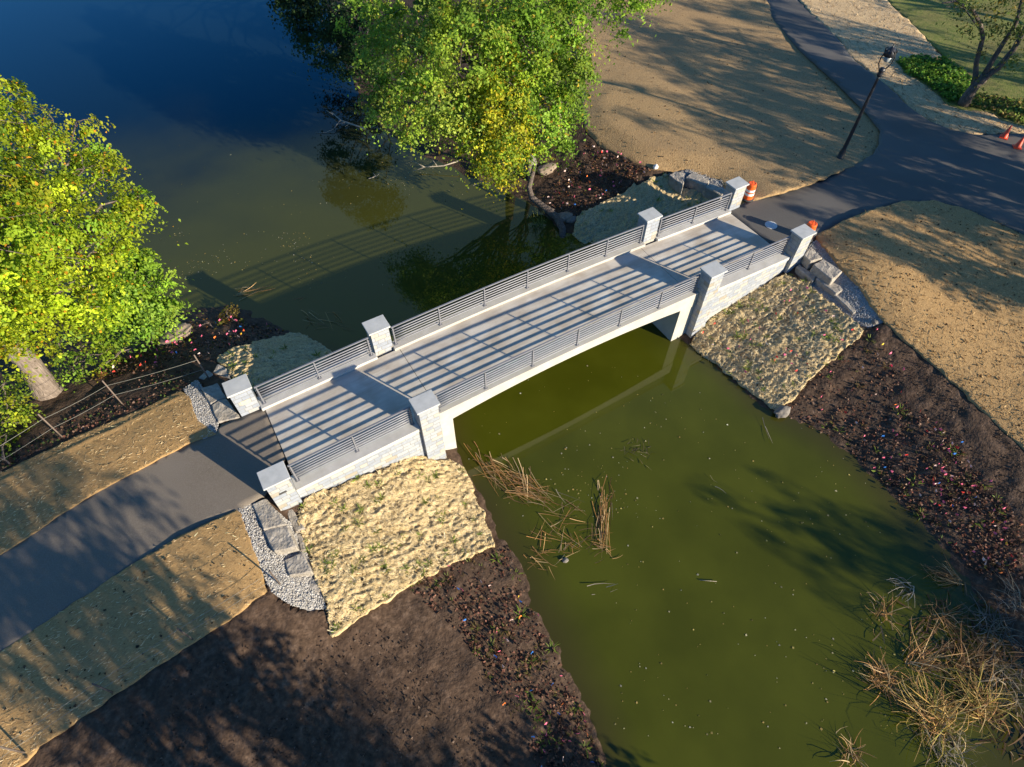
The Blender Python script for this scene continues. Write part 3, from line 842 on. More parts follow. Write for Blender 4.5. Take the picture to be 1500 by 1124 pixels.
def crown_points(lobes, dens, per, sig, pal, leaf, yellow=None, inner=.55):
    """lobes: rows of x, y, z, r (world). Returns points, normals, sizes, colours."""
    Ps, Ns, Cs, tips = [], [], [], []
    pal = np.array(pal, float)
    for (x, y, z, r) in lobes:
        nc = max(3, int(dens * r * r))
        d = rng.normal(size=(nc, 3)); d /= np.linalg.norm(d, axis=1, keepdims=True)
        rad = r * (inner + (1.08 - inner) * rng.random(nc) ** .6)
        c = np.array([x, y, z]) + d * rad[:, None] * np.array([1, 1, .85])
        tips.append((c, np.full(nc, r)))
        lobe_tone = rng.normal(0, .16)
        for j in range(nc):
            k = max(5, int(per * rng.uniform(.5, 1.4)))
            sg = sig * rng.uniform(.6, 1.3)
            p = rng.normal(size=(k, 3)) * sg * np.array([1.1, 1.1, .42])
            p[:, 2] -= .40 * (p[:, 0] ** 2 + p[:, 1] ** 2) / max(sg, .05)
            Ps.append(c[j] + p)
            nn = d[j] * .9 + np.array([0, 0, .42]) + rng.normal(size=(k, 3)) * .42
            Ns.append(nn)
            i = rng.integers(0, len(pal)); base = pal[i] * (1 - .0) + pal[rng.integers(0, len(pal))] * .0
            tone = np.exp(rng.normal(lobe_tone, .22)) * np.exp(rng.normal(0, .15, (k, 1)))
            cc = base * tone
            if yellow is not None:
                m = rng.random(k) < yellow[0]
                cc[m] = np.array(yellow[1]) * np.exp(rng.normal(0, .2, (m.sum(), 1)))
            Cs.append(cc)
    P = np.concatenate(Ps); N = np.concatenate(Ns); C = np.clip(np.concatenate(Cs) * 1.15, 0, .9)
    S = leaf * rng.uniform(.5, 1.35, len(P))
    return P, N, S, C, tips


def curve(a, b, sag=0.0, n=7, wob=.0):
    a, b = np.array(a, float), np.array(b, float)
    t = np.linspace(0, 1, n)[:, None]
    p = a + (b - a) * t
    L = np.linalg.norm(b - a)
    p[:, 2] += sag * L * (4 * t[:, 0] * (1 - t[:, 0]))
    if wob:
        p[1:-1] += rng.normal(size=(n - 2, 3)) * wob * L
    return p


def tree(name, label, cat, base, fork, lobes, trunk_r, dens, per, sig, pal, leaf, group=None, yellow=None, bark='bark', twigs=2, inner=.55, stems=None):
    base = np.array(base, float)
    e = empty(name, base, label, cat, group)
    lobes = np.array(lobes, float)
    rel = lobes.copy(); rel[:, :3] -= base
    fk = np.array(fork, float) - base
    tb = MB()
    tp = curve((0, 0, -.35), fk, 0, 8, .02)
    tb.tube(tp, np.linspace(trunk_r * 1.25, trunk_r * .72, 8) * np.array([1.15, 1] + [1] * 6), 12)
    trunk = tb.build('trunk', MT[bark], e, True)
    P, N, S, C, tips = crown_points(rel, dens, per, sig, pal, leaf, yellow, inner)
    cr = link('crown', leaf_mesh('crown', P, N, S, C), MT['leaf'], e)
    bb = MB()
    for (x, y, z, r), (c, rr) in zip(rel, tips):
        q = curve(fk, (x, y, z), .08, 7, .03)
        bb.tube(q, np.linspace(max(.03, trunk_r * .34), .02, 7), 6)
        for j in rng.choice(len(c), min(twigs, len(c)), replace=False):
            w = curve((x, y, z), c[j] + (c[j] - np.array([x, y, z])) * .12, .04, 5, .05)
            bb.tube(w, np.linspace(.024, .008, 5), 4)
    bb.build('branches', MT['bark_dark'], e, True)
    return e


def lob(L):
    a = np.array(L, float)
    p = at_z(a[:, 0], a[:, 1], a[:, 2])
    return np.column_stack([p, a[:, 3]])


# maple on the left bank
PAL_Y = [(.27, .36, .016), (.31, .385, .018), (.22, .32, .018), (.34, .37, .02), (.15, .26, .018), (.27, .35, .018)]
PAL_GL = [(.22, .34, .035), (.27, .38, .04), (.16, .27, .03), (.30, .37, .05), (.22, .31, .05)]
PAL_G = [(.16, .29, .025), (.20, .33, .028), (.12, .23, .024), (.24, .35, .03), (.18, .29, .034)]
PAL_SHADED = [(.020, .05, .014), (.03, .065, .018), (.018, .042, .012)]  # greens darkened to carry the shade cast by the big tree
PAL_YG = [(.20, .29, .02), (.25, .32, .02), (.33, .35, .02), (.15, .24, .025)]
tb_ = at([72], [577])[0]
tree('maple_tree', 'yellow green maple leaning over the pond on the left bank', 'tree', tb_, tb_ + np.array([.25, .5, 3.2]),
     lob([(0, 150, 7, 1.0), (-45, 175, 7.6, 1.6), (38, 178, 6.6, .8), (78, 180, 6.2, .55), (112, 178, 5.9, .55), (20, 215, 6.6, .9), (90, 222, 5.9, .7), (128, 212, 5.5, .5), (124, 248, 5.4, .75), (152, 258, 5.0, .6), (150, 236, 5.2, .45),
          (50, 258, 6.3, .95), (0, 265, 7.2, 1.3), (-60, 260, 8, 2.0), (92, 285, 5.6, .85), (150, 300, 4.8, .8), (180, 292, 4.6, .5), (205, 288, 4.3, .36), (190, 306, 4.3, .42), (60, 320, 5.9, 1.0), (115, 335, 5.0, .9), (165, 338, 4.3, .7), (182, 352, 4.1, .45),
          (10, 345, 6.5, 1.3), (-60, 350, 7.5, 2.0), (70, 378, 5.1, 1.0), (125, 380, 4.3, .85), (165, 372, 3.9, .6), (30, 420, 5.2, 1.1), (90, 425, 4.4, .9), (138, 418, 3.5, .75), (-40, 440, 6, 1.6), (70, 465, 3.9, .75), (110, 462, 3.2, .7), (0, 468, 4.8, .8), (-70, 510, 5, 1.2), (30, 488, 4.0, .45), (60, 210, 6.4, .6), (140, 450, 2.8, .5)]),
     .42, 9, 150, .27, PAL_Y, .135, yellow=(.025, (.55, .26, .02)), inner=.6)
sb_ = at([215], [468])[0]
tree('green_shrub', 'deep green shrub under the yellow green maple at the water edge', 'shrub', sb_, sb_ + np.array([0, 0, .8]),
     lob([(175, 405, 1.6, 1.1), (205, 430, 1.2, 1.1), (232, 450, .4, .85), (185, 455, .8, 1.1), (205, 395, 1.7, .9), (150, 450, 1.0, .9), (215, 470, -.3, .8), (165, 478, -.2, .8), (195, 380, 2.0, .7), (252, 442, 0, .45), (160, 425, 1.6, 1.0)]),
     .10, 13, 110, .26, PAL_G, .15, bark='bark_dark', inner=.65)
for i, (px, py, lb, pal, lobes) in enumerate([
    (25, 622, 'leafy yellow green undergrowth left of the maple trunk', PAL_YG, [(20, 585, .2, .7), (0, 620, 0, .8), (-30, 590, .3, 1.0), (30, 610, -.2, .5), (8, 560, .6, .6)]),
    (15, 680, 'low bright green bush at the left edge above the wire fence', PAL_YG, [(0, 650, -.2, .5), (10, 635, -.1, .45), (-25, 660, -.2, .8)]),
    (110, 545, 'mixed green undergrowth right of the maple trunk', PAL_G + PAL_YG, [(95, 520, -.1, .6), (120, 530, -.3, .6), (145, 520, -.5, .6), (100, 545, -.5, .45), (160, 505, -.6, .6), (85, 500, .3, .6), (130, 500, -.2, .6)]),
    (335, 468, 'rusty golden weed clump at the water edge left of the footbridge', [(.16, .11, .02), (.20, .15, .03), (.12, .13, .02)], [(333, 458, -2.3, .42), (345, 470, -2.4, .4), (320, 474, -2.4, .35), (335, 450, -2.2, .3)]),
    (310, 480, 'reddish brown weed clump beside the flat brown boulder', [(.16, .07, .02), (.20, .11, .03), (.10, .09, .02)], [(300, 476, -2.3, .4), (285, 480, -2.2, .35), (315, 484, -2.3, .3), (272, 470, -2.4, .3)]),
    (225, 505, 'yellowing low growth below the deep green shrub', PAL_YG + [(.25, .14, .03)], [(215, 495, -1.6, .5), (190, 505, -1.2, .5), (235, 487, -2, .4), (170, 520, -1, .45), (145, 540, -.7, .3)]),
]):
    b = at([px], [py])[0]
    tree('undergrowth_bush', lb, 'bush', b, b + np.array([0, 0, .3]), lob(lobes), .04, 30, 26, .13, pal, .12, 'low bushes on the left bank', bark='bark_dark', twigs=1)

# trees on the far bank
b1 = at([750], [215])[0]
tree('green_tree', 'big green tree overhanging the pond beyond the footbridge', 'tree', b1, b1 + np.array([-.3, -.2, 3.2]),
     lob([(535, 20, 6, 1.5), (600, 15, 6.6, 1.7), (556, 80, 5, 1.2), (620, 85, 5.5, 1.6), (680, 60, 6.5, 1.8), (556, 132, 3.8, .9), (610, 150, 3.8, 1.3), (562, 168, 2.8, .6), (600, 180, 2.4, .6), (650, 140, 4.2, 1.4), (684, 165, 3, 1.2),
          (695, 10, 7, 1.8), (590, 192, 2, .45), (660, 190, 2.2, .8), (640, 40, 6.4, 1.4), (585, 110, 4.8, 1.0), (630, 175, 2.6, .7), (700, 110, 5, 1.0)]),
     .34, 9, 120, .32, PAL_GL, .165, yellow=(.04, (.34, .24, .03)), inner=.65)
b2 = at([778], [262])[0]
tree('yellowing_tree', 'yellowing slender tree between the two green ones on the far bank', 'tree', b2, b2 + np.array([-.3, 0, 1.6]),
     lob([(745, 120, 5, 1.2), (722, 150, 4, 1.0), (752, 180, 3, 1.0), (732, 210, 2, .9), (702, 195, 2.4, .8), (745, 232, 1.1, .7), (722, 248, .5, .4), (760, 208, 1.8, .7), (690, 226, 1.2, .6), (738, 262, -.4, .3), (755, 250, .0, .45), (705, 238, .4, .4), (735, 90, 5.4, 1.0), (712, 175, 3.2, .9), (740, 160, 3.6, .9), (718, 225, 1.5, .8), (742, 205, 2.2, .8)]),
     .15, 16, 90, .27, PAL_YG, .15, yellow=(.17, (.52, .42, .02)), bark='bark_dark', inner=.6)
b3 = at([815], [205])[0]
tree('bushy_tree', 'dense green tree on the far bank nearest the shaded straw field', 'tree', b3, b3 + np.array([0, 0, 2.6]),
     lob([(795, 60, 6, 1.7), (760, 50, 6.5, 1.7), (826, 105, 4.6, 1.3), (790, 140, 4, 1.3), (832, 152, 3, 1.0), (800, 185, 2.2, 1.0), (828, 195, 1.6, .7), (785, 225, .7, .6), (842, 80, 5, 1.0), (745, 5, 7, 1.8), (800, 5, 7, 1.8), (836, 30, 6, 1.2), (770, 100, 5, 1.3), (815, 215, .6, .5), (845, 120, 3.8, .8)]),
     .26, 10, 115, .30, PAL_G, .16, yellow=(.05, (.40, .30, .03)), inner=.65)
b4 = at([535], [10])[0]
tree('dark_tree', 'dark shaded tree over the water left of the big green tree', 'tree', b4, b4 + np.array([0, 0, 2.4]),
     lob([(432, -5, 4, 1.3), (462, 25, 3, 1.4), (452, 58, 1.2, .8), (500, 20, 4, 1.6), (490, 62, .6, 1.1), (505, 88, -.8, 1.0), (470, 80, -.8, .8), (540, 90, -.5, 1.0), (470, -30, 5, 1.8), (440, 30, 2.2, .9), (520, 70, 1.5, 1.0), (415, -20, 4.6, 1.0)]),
     .24, 20, 44, .28, PAL_SHADED, .19, bark='bark_dark')
b5 = at([905], [-45])[0]
tree('tall_tree', 'tree whose leafy branch tips hang into the top edge of the photo', 'tree', b5, b5 + np.array([0, 0, 3.5]),
     lob([(905, 8, 5, .7), (935, 8, 4.8, .6), (880, 22, 4.8, .4), (905, 32, 4.2, .35), (870, -5, 5.4, .8), (925, -30, 6, 1.4), (960, -50, 7, 1.8), (880, -60, 7, 2.0), (915, 48, 3.6, .16)]),
     .26, 16, 40, .22, PAL_G, .17)
# slender many-stemmed tree by the lawn
b6 = at([1413], [152])[0]
e = empty('slender_tree', b6, 'slender many stemmed tree with sparse leaves on the lawn edge', 'tree')
def zt_(L): return [tuple(at_z(np.array(float(x)), np.array(float(y)), z) - b6) for x, y, z in L]
tb = MB()
tb.tube([(0, 0, -.3)] + zt_([(1417, 142, .15), (1430, 124, .8), (1442, 112, 1.3)]), [.42, .3, .25, .22], 10)
tb.tube(zt_([(1425, 130, .6), (1429, 110, 1.2), (1430, 92, 1.9), (1440, 55, 3.2), (1436, 35, 3.9), (1425, 15, 4.6), (1400, 2, 5.2), (1380, 5, 5.4)]), [.17, .15, .13, .12, .11, .09, .06, .03], 8)
tb.tube(zt_([(1438, 116, 1.1), (1452, 92, 1.9), (1468, 66, 2.9), (1488, 35, 4.1), (1498, -5, 5.6)]), [.17, .15, .13, .11, .07], 8)
tb.tube(zt_([(1440, 114, 1.2), (1462, 100, 1.6), (1485, 72, 2.6), (1500, 45, 3.6), (1520, 0, 5.2)]), [.2, .18, .15, .12, .07], 8)
tb.tube(zt_([(1440, 50, 3.4), (1412, 12, 3.6), (1385, 10, 4.2)]), [.05, .035, .015], 6)
tb.tube(zt_([(1430, 124, .7), (1440, 122, .35), (1450, 112, .7)]), [.1, .1, .06], 6)
tb.build('trunk', MT['bark_dark'], e, True)
lb6 = lob([(1440, 10, 5, 1.2), (1478, 8, 6, 1.4), (1405, 18, 4.6, .6), (1462, 45, 4, .9), (1500, 30, 5, 1.3), (1488, 90, 2.6, .7), (1430, -25, 6, 1.6), (1440, 70, 2.8, .35), (1440, 112, 1.4, .35), (1520, 60, 4.5, 1.5), (1500, -40, 7, 2), (1415, 40, 3.6, .35), (1540, 10, 6, 1.6)])
lb6[:, :3] -= b6
P, N, S, C, _t = crown_points(lb6, 10, 16, .25, [(.13, .17, .03), (.17, .17, .03), (.10, .14, .03)], .15, (.15, (.28, .20, .04)), .2)
link('crown', leaf_mesh('crown', P, N, S, C), MT['leaf'], e)

# leafy trees outside the frame whose long shadows cross the picture
def shade_tree(x, y, h, r, n, label):
    fine = x > 5
    dens, per = (16, 26) if fine else (8, 38)
    if fine: n = int(n * 2.2)
    z0 = float(H(x, y))
    L = []
    for i in range(n):
        a = rng.uniform(0, 2 * math.pi); q = math.sqrt(rng.random()) * r; zz = rng.uniform(.42, 1.0)
        k = 1.0 - .5 * abs(zz - .65)
        L.append((x + q * k * math.cos(a), y + q * k * math.sin(a), z0 + h * zz, rng.uniform(.35, .75) if fine else rng.uniform(.6, 1.25)))
    return tree('shade_tree', label, 'tree', (x, y, z0), (x, y, z0 + h * .4), L, .16 + h * .012, dens, per, .2 if fine else .3, PAL_G, .17 if fine else .2, 'trees around the site', bark='bark_dark', twigs=2, inner=.3)


SHADE = [
    (-9.8, -19.2, 11.5, 2.5, 20, 'tree under the camera shading the lower left path'),
    (-8.6, -24.6, 11.0, 2.1, 18, 'tree behind the camera shading the lower left straw strip'),
    (-4.6, -28.5, 9.5, 2.0, 18, 'slim tree behind the camera shading the brown soil'),
    (-1.8, -34.5, 10, 2.6, 20, 'tree farthest behind the camera'),
    (-13.4, -17.2, 8.5, 1.9, 15, 'low tree under the camera shading the left path'),
    (-5.5, -20.5, 4.0, 1.5, 14, 'small tree behind the camera near the brown soil'),
    (-4.0, -24.0, 5.0, 1.8, 18, 'low tree behind the camera near the pond shore'),
    (14.0, -31.5, 8.5, 1.2, 6, 'tree right of the frame shading the near pond'),
    (17.0, -38, 9, 2.6, 16, 'tree right of the frame behind the reeds'),
    (19.5, -33, 6.0, 1.7, 14, 'tree right of the frame at the end of the dark bank'),
    (27.5, -23, 9, 2.8, 14, 'tree right of the frame shading the end of the bridge'),
    (24.5, -19.5, 7.0, 2.0, 14, 'low tree right of the frame near the bridge end'),
    (31.5, -23.5, 9.5, 2.8, 14, 'tree right of the frame at the corner of the straw field'),
    (33, -18.5, 10, 2.8, 15, 'tree right of the frame shading the path junction'),
    (28.5, -17.5, 11, 2.6, 14, 'tall tree right of the frame in the straw field'),
    (33, -12.0, 11, 2.8, 15, 'tree right of the frame shading the far straw field'),
    (30.5, -10.5, 8.5, 2.2, 12, 'low tree right of the frame nearest the photo edge'),
    (35.5, -20, 12, 3.2, 18, 'broad tree right of the frame'),
    (26.5, -13.5, 7.5, 2.2, 14, 'low tree right of the frame shading the lamp'),
    (29.5, -14.5, 9.5, 2.6, 16, 'tree right of the frame between the bank and the path'),
    (37, -10.5, 12, 3.0, 17, 'tall tree right of the frame near the path junction'),
    (38, -15, 12, 3.0, 16, 'tall tree right of the frame behind the cones'),
    (42, -8, 11, 3.0, 15, 'tall tree right of the cones'),
    (47, -13, 12, 3.2, 16, 'tall tree far right beyond the path'),
    (36.5, -6.5, 9, 2.2, 12, 'tree right of the frame beside the cones'),
    (50, -3, 12, 3.4, 16, 'tall tree far right beyond the lawn'),
]
for x, y, h, r, n, lb in SHADE:
    shade_tree(x, y, h, r, n, lb)

# ------------------------------------------------------------------ street lamp
lp = at([1230], [232])[0]
lamp = empty('street_lamp', lp, 'black street lamp with a harp shaped head on the shaded straw field', 'street lamp', rz=R(-31))
MB().lathe([(.20, -.1), (.20, .06), (.17, .10), (.155, .45), (.12, .55), (.105, .62), (.085, 2.2), (.065, 4.4), (.06, 4.55)], n=20).build('pole', MT['iron'], lamp, True)
MB().lathe([(.07, 4.5), (.13, 4.56), (.15, 4.66), (.11, 4.72), (.16, 4.80), (.13, 4.92), (.06, 4.96)], n=16).build('collar', MT['iron'], lamp, True)
for s in (-1, 1):
    pts = [(s * .06, 0, 4.85), (s * .20, 0, 4.95), (s * .31, 0, 5.15), (s * .335, 0, 5.4), (s * .29, 0, 5.62), (s * .2, 0, 5.76)]
    MB().tube(pts, [.035, .032, .03, .03, .03, .028], 8).build('lamp_arm', MT['iron'], lamp, True)
hd = MB().lathe([(.20, 5.50), (.27, 5.52), (.27, 5.70), (.22, 5.80), (.10, 5.90), (.03, 5.94), (.03, 6.02), (.012, 6.05)], n=20).build('lamp_head', MT['iron'], lamp, True)
cr_ = MB()
for k in range(10):
    a = 2 * math.pi * k / 10
    cr_.tube([(.25 * math.cos(a), .25 * math.sin(a), 5.68), (.27 * math.cos(a), .27 * math.sin(a), 5.80), (.24 * math.cos(a), .24 * math.sin(a), 5.85)], [.03, .028, .012], 6)
cr_.build('head_crown', MT['iron'], hd, True)
MB().lathe([(.05, 5.22), (.12, 5.26), (.185, 5.50)], n=18).build('lamp_glass', MT['lampglass'], lamp, True)

# ------------------------------------------------------------------ wire fences
def fence(name, posts, h, strands, label, lean):
    b0 = np.array(posts[0])
    e = empty(name, b0, label, 'fence')
    for p in posts:
        q = np.array(p) - b0
        MB().tube([(q[0], q[1], q[2] - .3), (q[0] + lean[0] * .5, q[1] + lean[1] * .5, q[2] + h * .5), (q[0] + lean[0], q[1] + lean[1], q[2] + h)], [.030, .028, .026] if h > 1.2 else [.028, .026, .024], 7).build('post', MT['post'] if h > 1.2 else MT['bark_dark'], e, True)
    for f in strands:
        pts = []
        for a, b in zip(posts[:-1], posts[1:]):
            for t in np.linspace(0, 1, 6)[:-1]:
                q = np.array(a) * (1 - t) + np.array(b) * t - b0
                pts.append((q[0] + lean[0] * f, q[1] + lean[1] * f, q[2] + h * f - .05 * 4 * t * (1 - t)))
        q = np.array(posts[-1]) - b0
        pts.append((q[0] + lean[0] * f, q[1] + lean[1] * f, q[2] + h * f))
        MB().tube(pts, .0065 if h > 1.2 else .005, 5).build('wire_strand', MT['wire'], e, True)
    return e


fu = [tuple(at([x], [y])[0]) for x, y in ((-60, 735), (92, 641), (180, 593), (307, 556))]
fence('wire_fence', fu, 1.5, (.80, .42), 'two strand wire fence on brown posts along the pond side of the left path', (0, .04))
fl = [tuple(at([x], [y], None, .04)[0]) for x, y in ((-70, 1180), (36, 1103), (165, 1015), (282, 937), (410, 856))]
fence('wire_fence', fl, 1.1, (.93, .5), 'thin wire fence between the lower straw strip and the brown soil', (.02, .02))

# ------------------------------------------------------------------ traffic drums, cones, round cover
def drum(p, label):
    e = empty('traffic_drum', p, label, 'traffic drum', 'orange drums at the bridge end', rz=.6)
    MB().lathe([(.30, 0), (.34, .01), (.34, .05), (.29, .07), (.27, .09)], n=24).build('rubber_base', MT['rubber'], e, True)
    MB().lathe([(.265, .05), (.265, .28), (.25, .285), (.25, .47), (.235, .475), (.235, .66), (.222, .665), (.222, .86), (.21, .90), (.17, .92), (.17, .905)], n=28).build('drum_body', MT['orange'], e)
    for z, r in ((.30, .2535), (.50, .2385), (.69, .2255)):
        if z < .6: MB().lathe([(r, z), (r, z + .13)], n=28).build('reflective_band', MT['white'], e)
    MB().tube([(-.1, 0, .91), (-.1, 0, 1.0), (.1, 0, 1.0), (.1, 0, .91)], .022, 8).build('handle', MT['orange'], e)
    return e


d1 = at_z(np.array(1094.5), np.array(291.0), -.40)
drum(d1, 'orange and white traffic drum standing behind the far right end pillar')
d2 = at_z(np.array(1180.0), np.array(349.5), -.40)
drum(d2, 'orange traffic drum mostly hidden behind the near right end pillar')


def cone(p, label, rz):
    e = empty('traffic_cone', p, label, 'traffic cone', 'orange cones at the path edge', rz=rz)
    c = MB().lathe([(.185, .035), (.17, .06), (.035, .72), (.02, .73)], n=24).build('cone_body', MT['orange_red'], e, True)
    MB().box(-.21, .21, -.21, .21, 0, .036).build('cone_base', MT['orange_red'], e, bevel=.01)
    return e


cone(at_z(np.array(1470.0), np.array(201.5), -.385), 'orange traffic cone further from the photo edge beside the pale straw', .4)
cone(at_z(np.array(1489.5), np.array(216.0), -.385), 'orange traffic cone nearer the right photo edge on the asphalt', .7)
cv = at_z(np.array(1129.5), np.array(330.0), -.37)
o = MB().lathe([(.30, -.01), (.30, .012), (.285, .022), (.12, .024), (.0001, .024)], n=32)
for k in range(-3, 4):
    w = math.sqrt(.27 ** 2 - (k * .075) ** 2)
    o.box(-w, w, k * .075 - .012, k * .075 + .012, .018, .032)
tag(o.build('manhole_cover', MT['cover']), 'pale round cover lying on the asphalt at the right bridge end', 'cover').location = cv
bpy.data.objects['manhole_cover'].rotation_euler = (0, 0, .2)

# ------------------------------------------------------------------ dry blades: reeds, debris, tufts
def blades_mesh(name, A, B, width, colr, bend=.0, seg=3):
    """thin bent strips from A to B"""
    n = len(A)
    d = B - A; L = np.linalg.norm(d, axis=1, keepdims=True); dn = d / np.maximum(L, 1e-6)
    up = np.tile(np.array([[0, 0, 1.0]]), (n, 1)) + rng.normal(size=(n, 3)) * .35
    s = np.cross(dn, up); s /= np.maximum(np.linalg.norm(s, axis=1, keepdims=True), 1e-6)
    bd = rng.normal(size=(n, 3)) * bend * L
    V, F = [], []
    for i in range(seg + 1):
        t = i / seg
        c = A + d * t + bd * (4 * t * (1 - t))
        w = (width[:, None] * (1 - .75 * t ** 1.5)) * .5
        V += [c - s * w, c + s * w]
    V = np.stack(V, 1).reshape(-1, 3)
    k = 2 * (seg + 1)
    F = np.concatenate([np.arange(n)[:, None] * k + np.array([[2 * i, 2 * i + 1, 2 * i + 3, 2 * i + 2]]) for i in range(seg)])
    return np_mesh(name, V, F, np.repeat(colr, k, 0))


DRY = np.array([(.32, .16, .055), (.38, .21, .08), (.24, .12, .045), (.42, .26, .11), (.18, .10, .05), (.44, .32, .17)])
GRY = np.array([(.22, .19, .15), (.30, .26, .2), (.16, .14, .12), (.36, .3, .2)])
GLD = np.array([(.42, .27, .07), (.32, .24, .05), (.50, .34, .12), (.20, .20, .04), (.36, .18, .07), (.55, .40, .18), (.24, .14, .05)])


def cols(pal, n, s=.26):
    return np.clip(pal[rng.integers(0, len(pal), n)] * np.exp(rng.normal(0, s, (n, 1))), 0, .9)


def debris(label, items, z=ZW + .03, pal=DRY, width=.025, jit=.05):
    """floating stalks. items: px0, py0, px1, py1, count, spread(px), length(px), angle spread"""
    A, B = [], []
    for (x0, y0, x1, y1, n, sp, ln, asp) in items:
        n = max(2, int(n * .75))
        t = rng.random(n); th = math.atan2(y1 - y0, x1 - x0) + rng.normal(0, asp, n)
        cx = x0 + (x1 - x0) * t + rng.normal(0, sp, n); cy = y0 + (y1 - y0) * t + rng.normal(0, sp, n)
        l = ln * rng.uniform(.4, 1.2, n)
        a = at_z(cx - np.cos(th) * l / 2, cy - np.sin(th) * l / 2, z); b = at_z(cx + np.cos(th) * l / 2, cy + np.sin(th) * l / 2, z)
        a[:, 2] += rng.uniform(-.02, jit + .03, n); b[:, 2] += rng.uniform(-.02, jit + .03, n)
        A.append(a); B.append(b)
    A = np.concatenate(A); B = np.concatenate(B); n = len(A)
    c = (A.mean(0) * np.array([1, 1, 0]) + np.array([0, 0, ZW]))
    o = link('reed_debris', blades_mesh('reed_debris', A - c, B - c, width * rng.uniform(.6, 1.3, n), cols(pal, n), .04), MT['blade'])
    o.location = c
    return tag(o, label, 'reed debris', 'floating dead reeds')


debris('dense raft of broken brown reeds floating nearest the near left pillar', [(725, 685, 790, 728, 120, 9, 55, .45), (705, 672, 735, 710, 26, 4, 60, .25), (760, 715, 815, 727, 22, 5, 45, .2)])
debris('upright bundle of dead reeds floating right of the tangled stalks', [(886, 730, 884, 800, 60, 6, 60, .15), (872, 800, 895, 806, 26, 6, 18, .9)])
debris('loose tangle of dead stalks in shallow water beside the soil point', [(790, 790, 850, 780, 46, 14, 34, 1.0), (830, 800, 870, 795, 22, 10, 26, .9), (780, 820, 800, 830, 22, 9, 32, .5), (800, 745, 860, 760, 14, 12, 45, .5)])
debris('single pale stalks drifting in the middle of the green water', [(870, 864, 900, 858, 4, 3, 36, .1), (815, 724, 865, 748, 3, 2, 60, .3), (1040, 700, 1060, 720, 2, 4, 30, .2), (1120, 630, 1140, 660, 3, 5, 30, .3)], pal=GRY)
debris('small orange brown reed bunch floating at the tip of the bridge shadow', [(355, 430, 390, 422, 20, 3, 34, .15), (350, 425, 365, 420, 6, 3, 20, .5)])
debris('scattered brown stalks in the shaded water beside the left straw blanket', [(445, 465, 500, 475, 26, 6, 26, .4), (430, 440, 445, 445, 4, 4, 30, .8)])
debris('dark clot of rotting leaves and stems floating alone in the green water', [(915, 655, 950, 668, 40, 8, 12, 1.5)], pal=np.array([(.10, .08, .04), (.2, .17, .09), (.06, .05, .03)]))


def reeds(px, py, n, ln, spread, label, pal, lean=(0, 0), flatn=.3, z=None, width=.04, base_r=.3):
    n = int(n * .75); width = width * .8; flatn = flatn * .7
    b = at_z(np.array(float(px)), np.array(float(py)), ZW if z is None else z)
    a = rng.uniform(0, 2 * math.pi, n); q = np.sqrt(rng.random(n)) * base_r
    A = np.column_stack([q * np.cos(a), q * np.sin(a), rng.uniform(-.05, .1, n)])
    th = rng.uniform(0, 2 * math.pi, n)
    dz = np.abs(rng.normal(flatn, .25, n))
    D = np.column_stack([np.cos(th) * spread + lean[0], np.sin(th) * spread + lean[1], dz]); D += rng.normal(0, .15, D.shape)
    D /= np.linalg.norm(D, axis=1, keepdims=True)
    B = A + D * (ln * rng.uniform(.35, 1.15, n))[:, None]
    B[:, 2] = np.maximum(B[:, 2], .02 + rng.random(n) * .1)
    o = link('reed_clump', blades_mesh('reed_clump', A, B, width * rng.uniform(.6, 1.4, n), cols(pal, n, .28), .13, 5), MT['blade'])
    o.location = b
    return tag(o, label, 'reeds', 'cattail clumps along the right shore')


reeds(1368, 1052, 330, 1.4, .8, 'golden green cattail clump at the lower right, brightest of all', GLD, (-.15, .25), .28, base_r=.45, width=.030)
reeds(1436, 1036, 240, 1.2, .7, 'yellow cattail clump just right of the brightest one', GLD, (.0, .35), .3, base_r=.42, width=.030)
reeds(1296, 998, 190, .75, 1.0, 'orange brown broken cattails at the left rim of the lower right clump', DRY, (.1, .1), .15, base_r=.42, width=.03)
reeds(1335, 968, 110, 1.4, .6, 'brown fallen cattails above the golden clump', DRY, (.8, -.2), .12, base_r=.4, width=.03)
reeds(1415, 968, 150, 1.2, .8, 'dark fallen cattails between the golden clump and the dark bank', DRY * .45, (.5, .1), .1, z=-2.7, base_r=.6, width=.028)  # palette scaled down to paint in the shade here
reeds(1292, 893, 60, .7, .9, 'sparse pale broken reeds standing alone in the green water at the right', DRY, (-.1, .1), .15, base_r=.35, width=.028)
reeds(1330, 862, 40, .9, .5, 'grey broken reeds right of the sparse pale ones', GRY, (-.5, .3), .2, base_r=.25, width=.028)
reeds(1378, 905, 80, .9, 1.0, 'tangled greyish reed patch in the shade', DRY * .8, (.2, -.2), .1, base_r=.5, width=.028)  # slightly darkened palette, shade included in the colour
reeds(1402, 852, 90, 1.2, .3, 'long brown leaning reed sheaf at the edge of the dark right bank', DRY, (-.55, .75), .3, base_r=.15, width=.03)
reeds(1455, 920, 130, .9, .9, 'dull brown reeds at the right photo edge below the dark bank', GRY * .6, (.2, .1), .15, z=-2.65, base_r=.6, width=.028)  # greys dimmed, the bank's shade is in the colour
reeds(1488, 880, 110, .9, .9, 'feathery dull reeds cut by the right photo edge', GRY * .6, (.2, .3), .35, z=-2.5, base_r=.5, width=.028)  # greys dimmed for shade as in the clump beside it
reeds(1248, 1108, 60, .7, .9, 'small broken reed clump at the bottom photo edge in the green water', DRY, (.2, .1), .12, base_r=.35, width=.028)
reeds(1395, 1110, 110, 1.1, .9, 'dark green and brown reeds at the bottom photo edge', GRY * .7, (.2, .3), .25, base_r=.5, width=.028)  # greys lowered to include shade
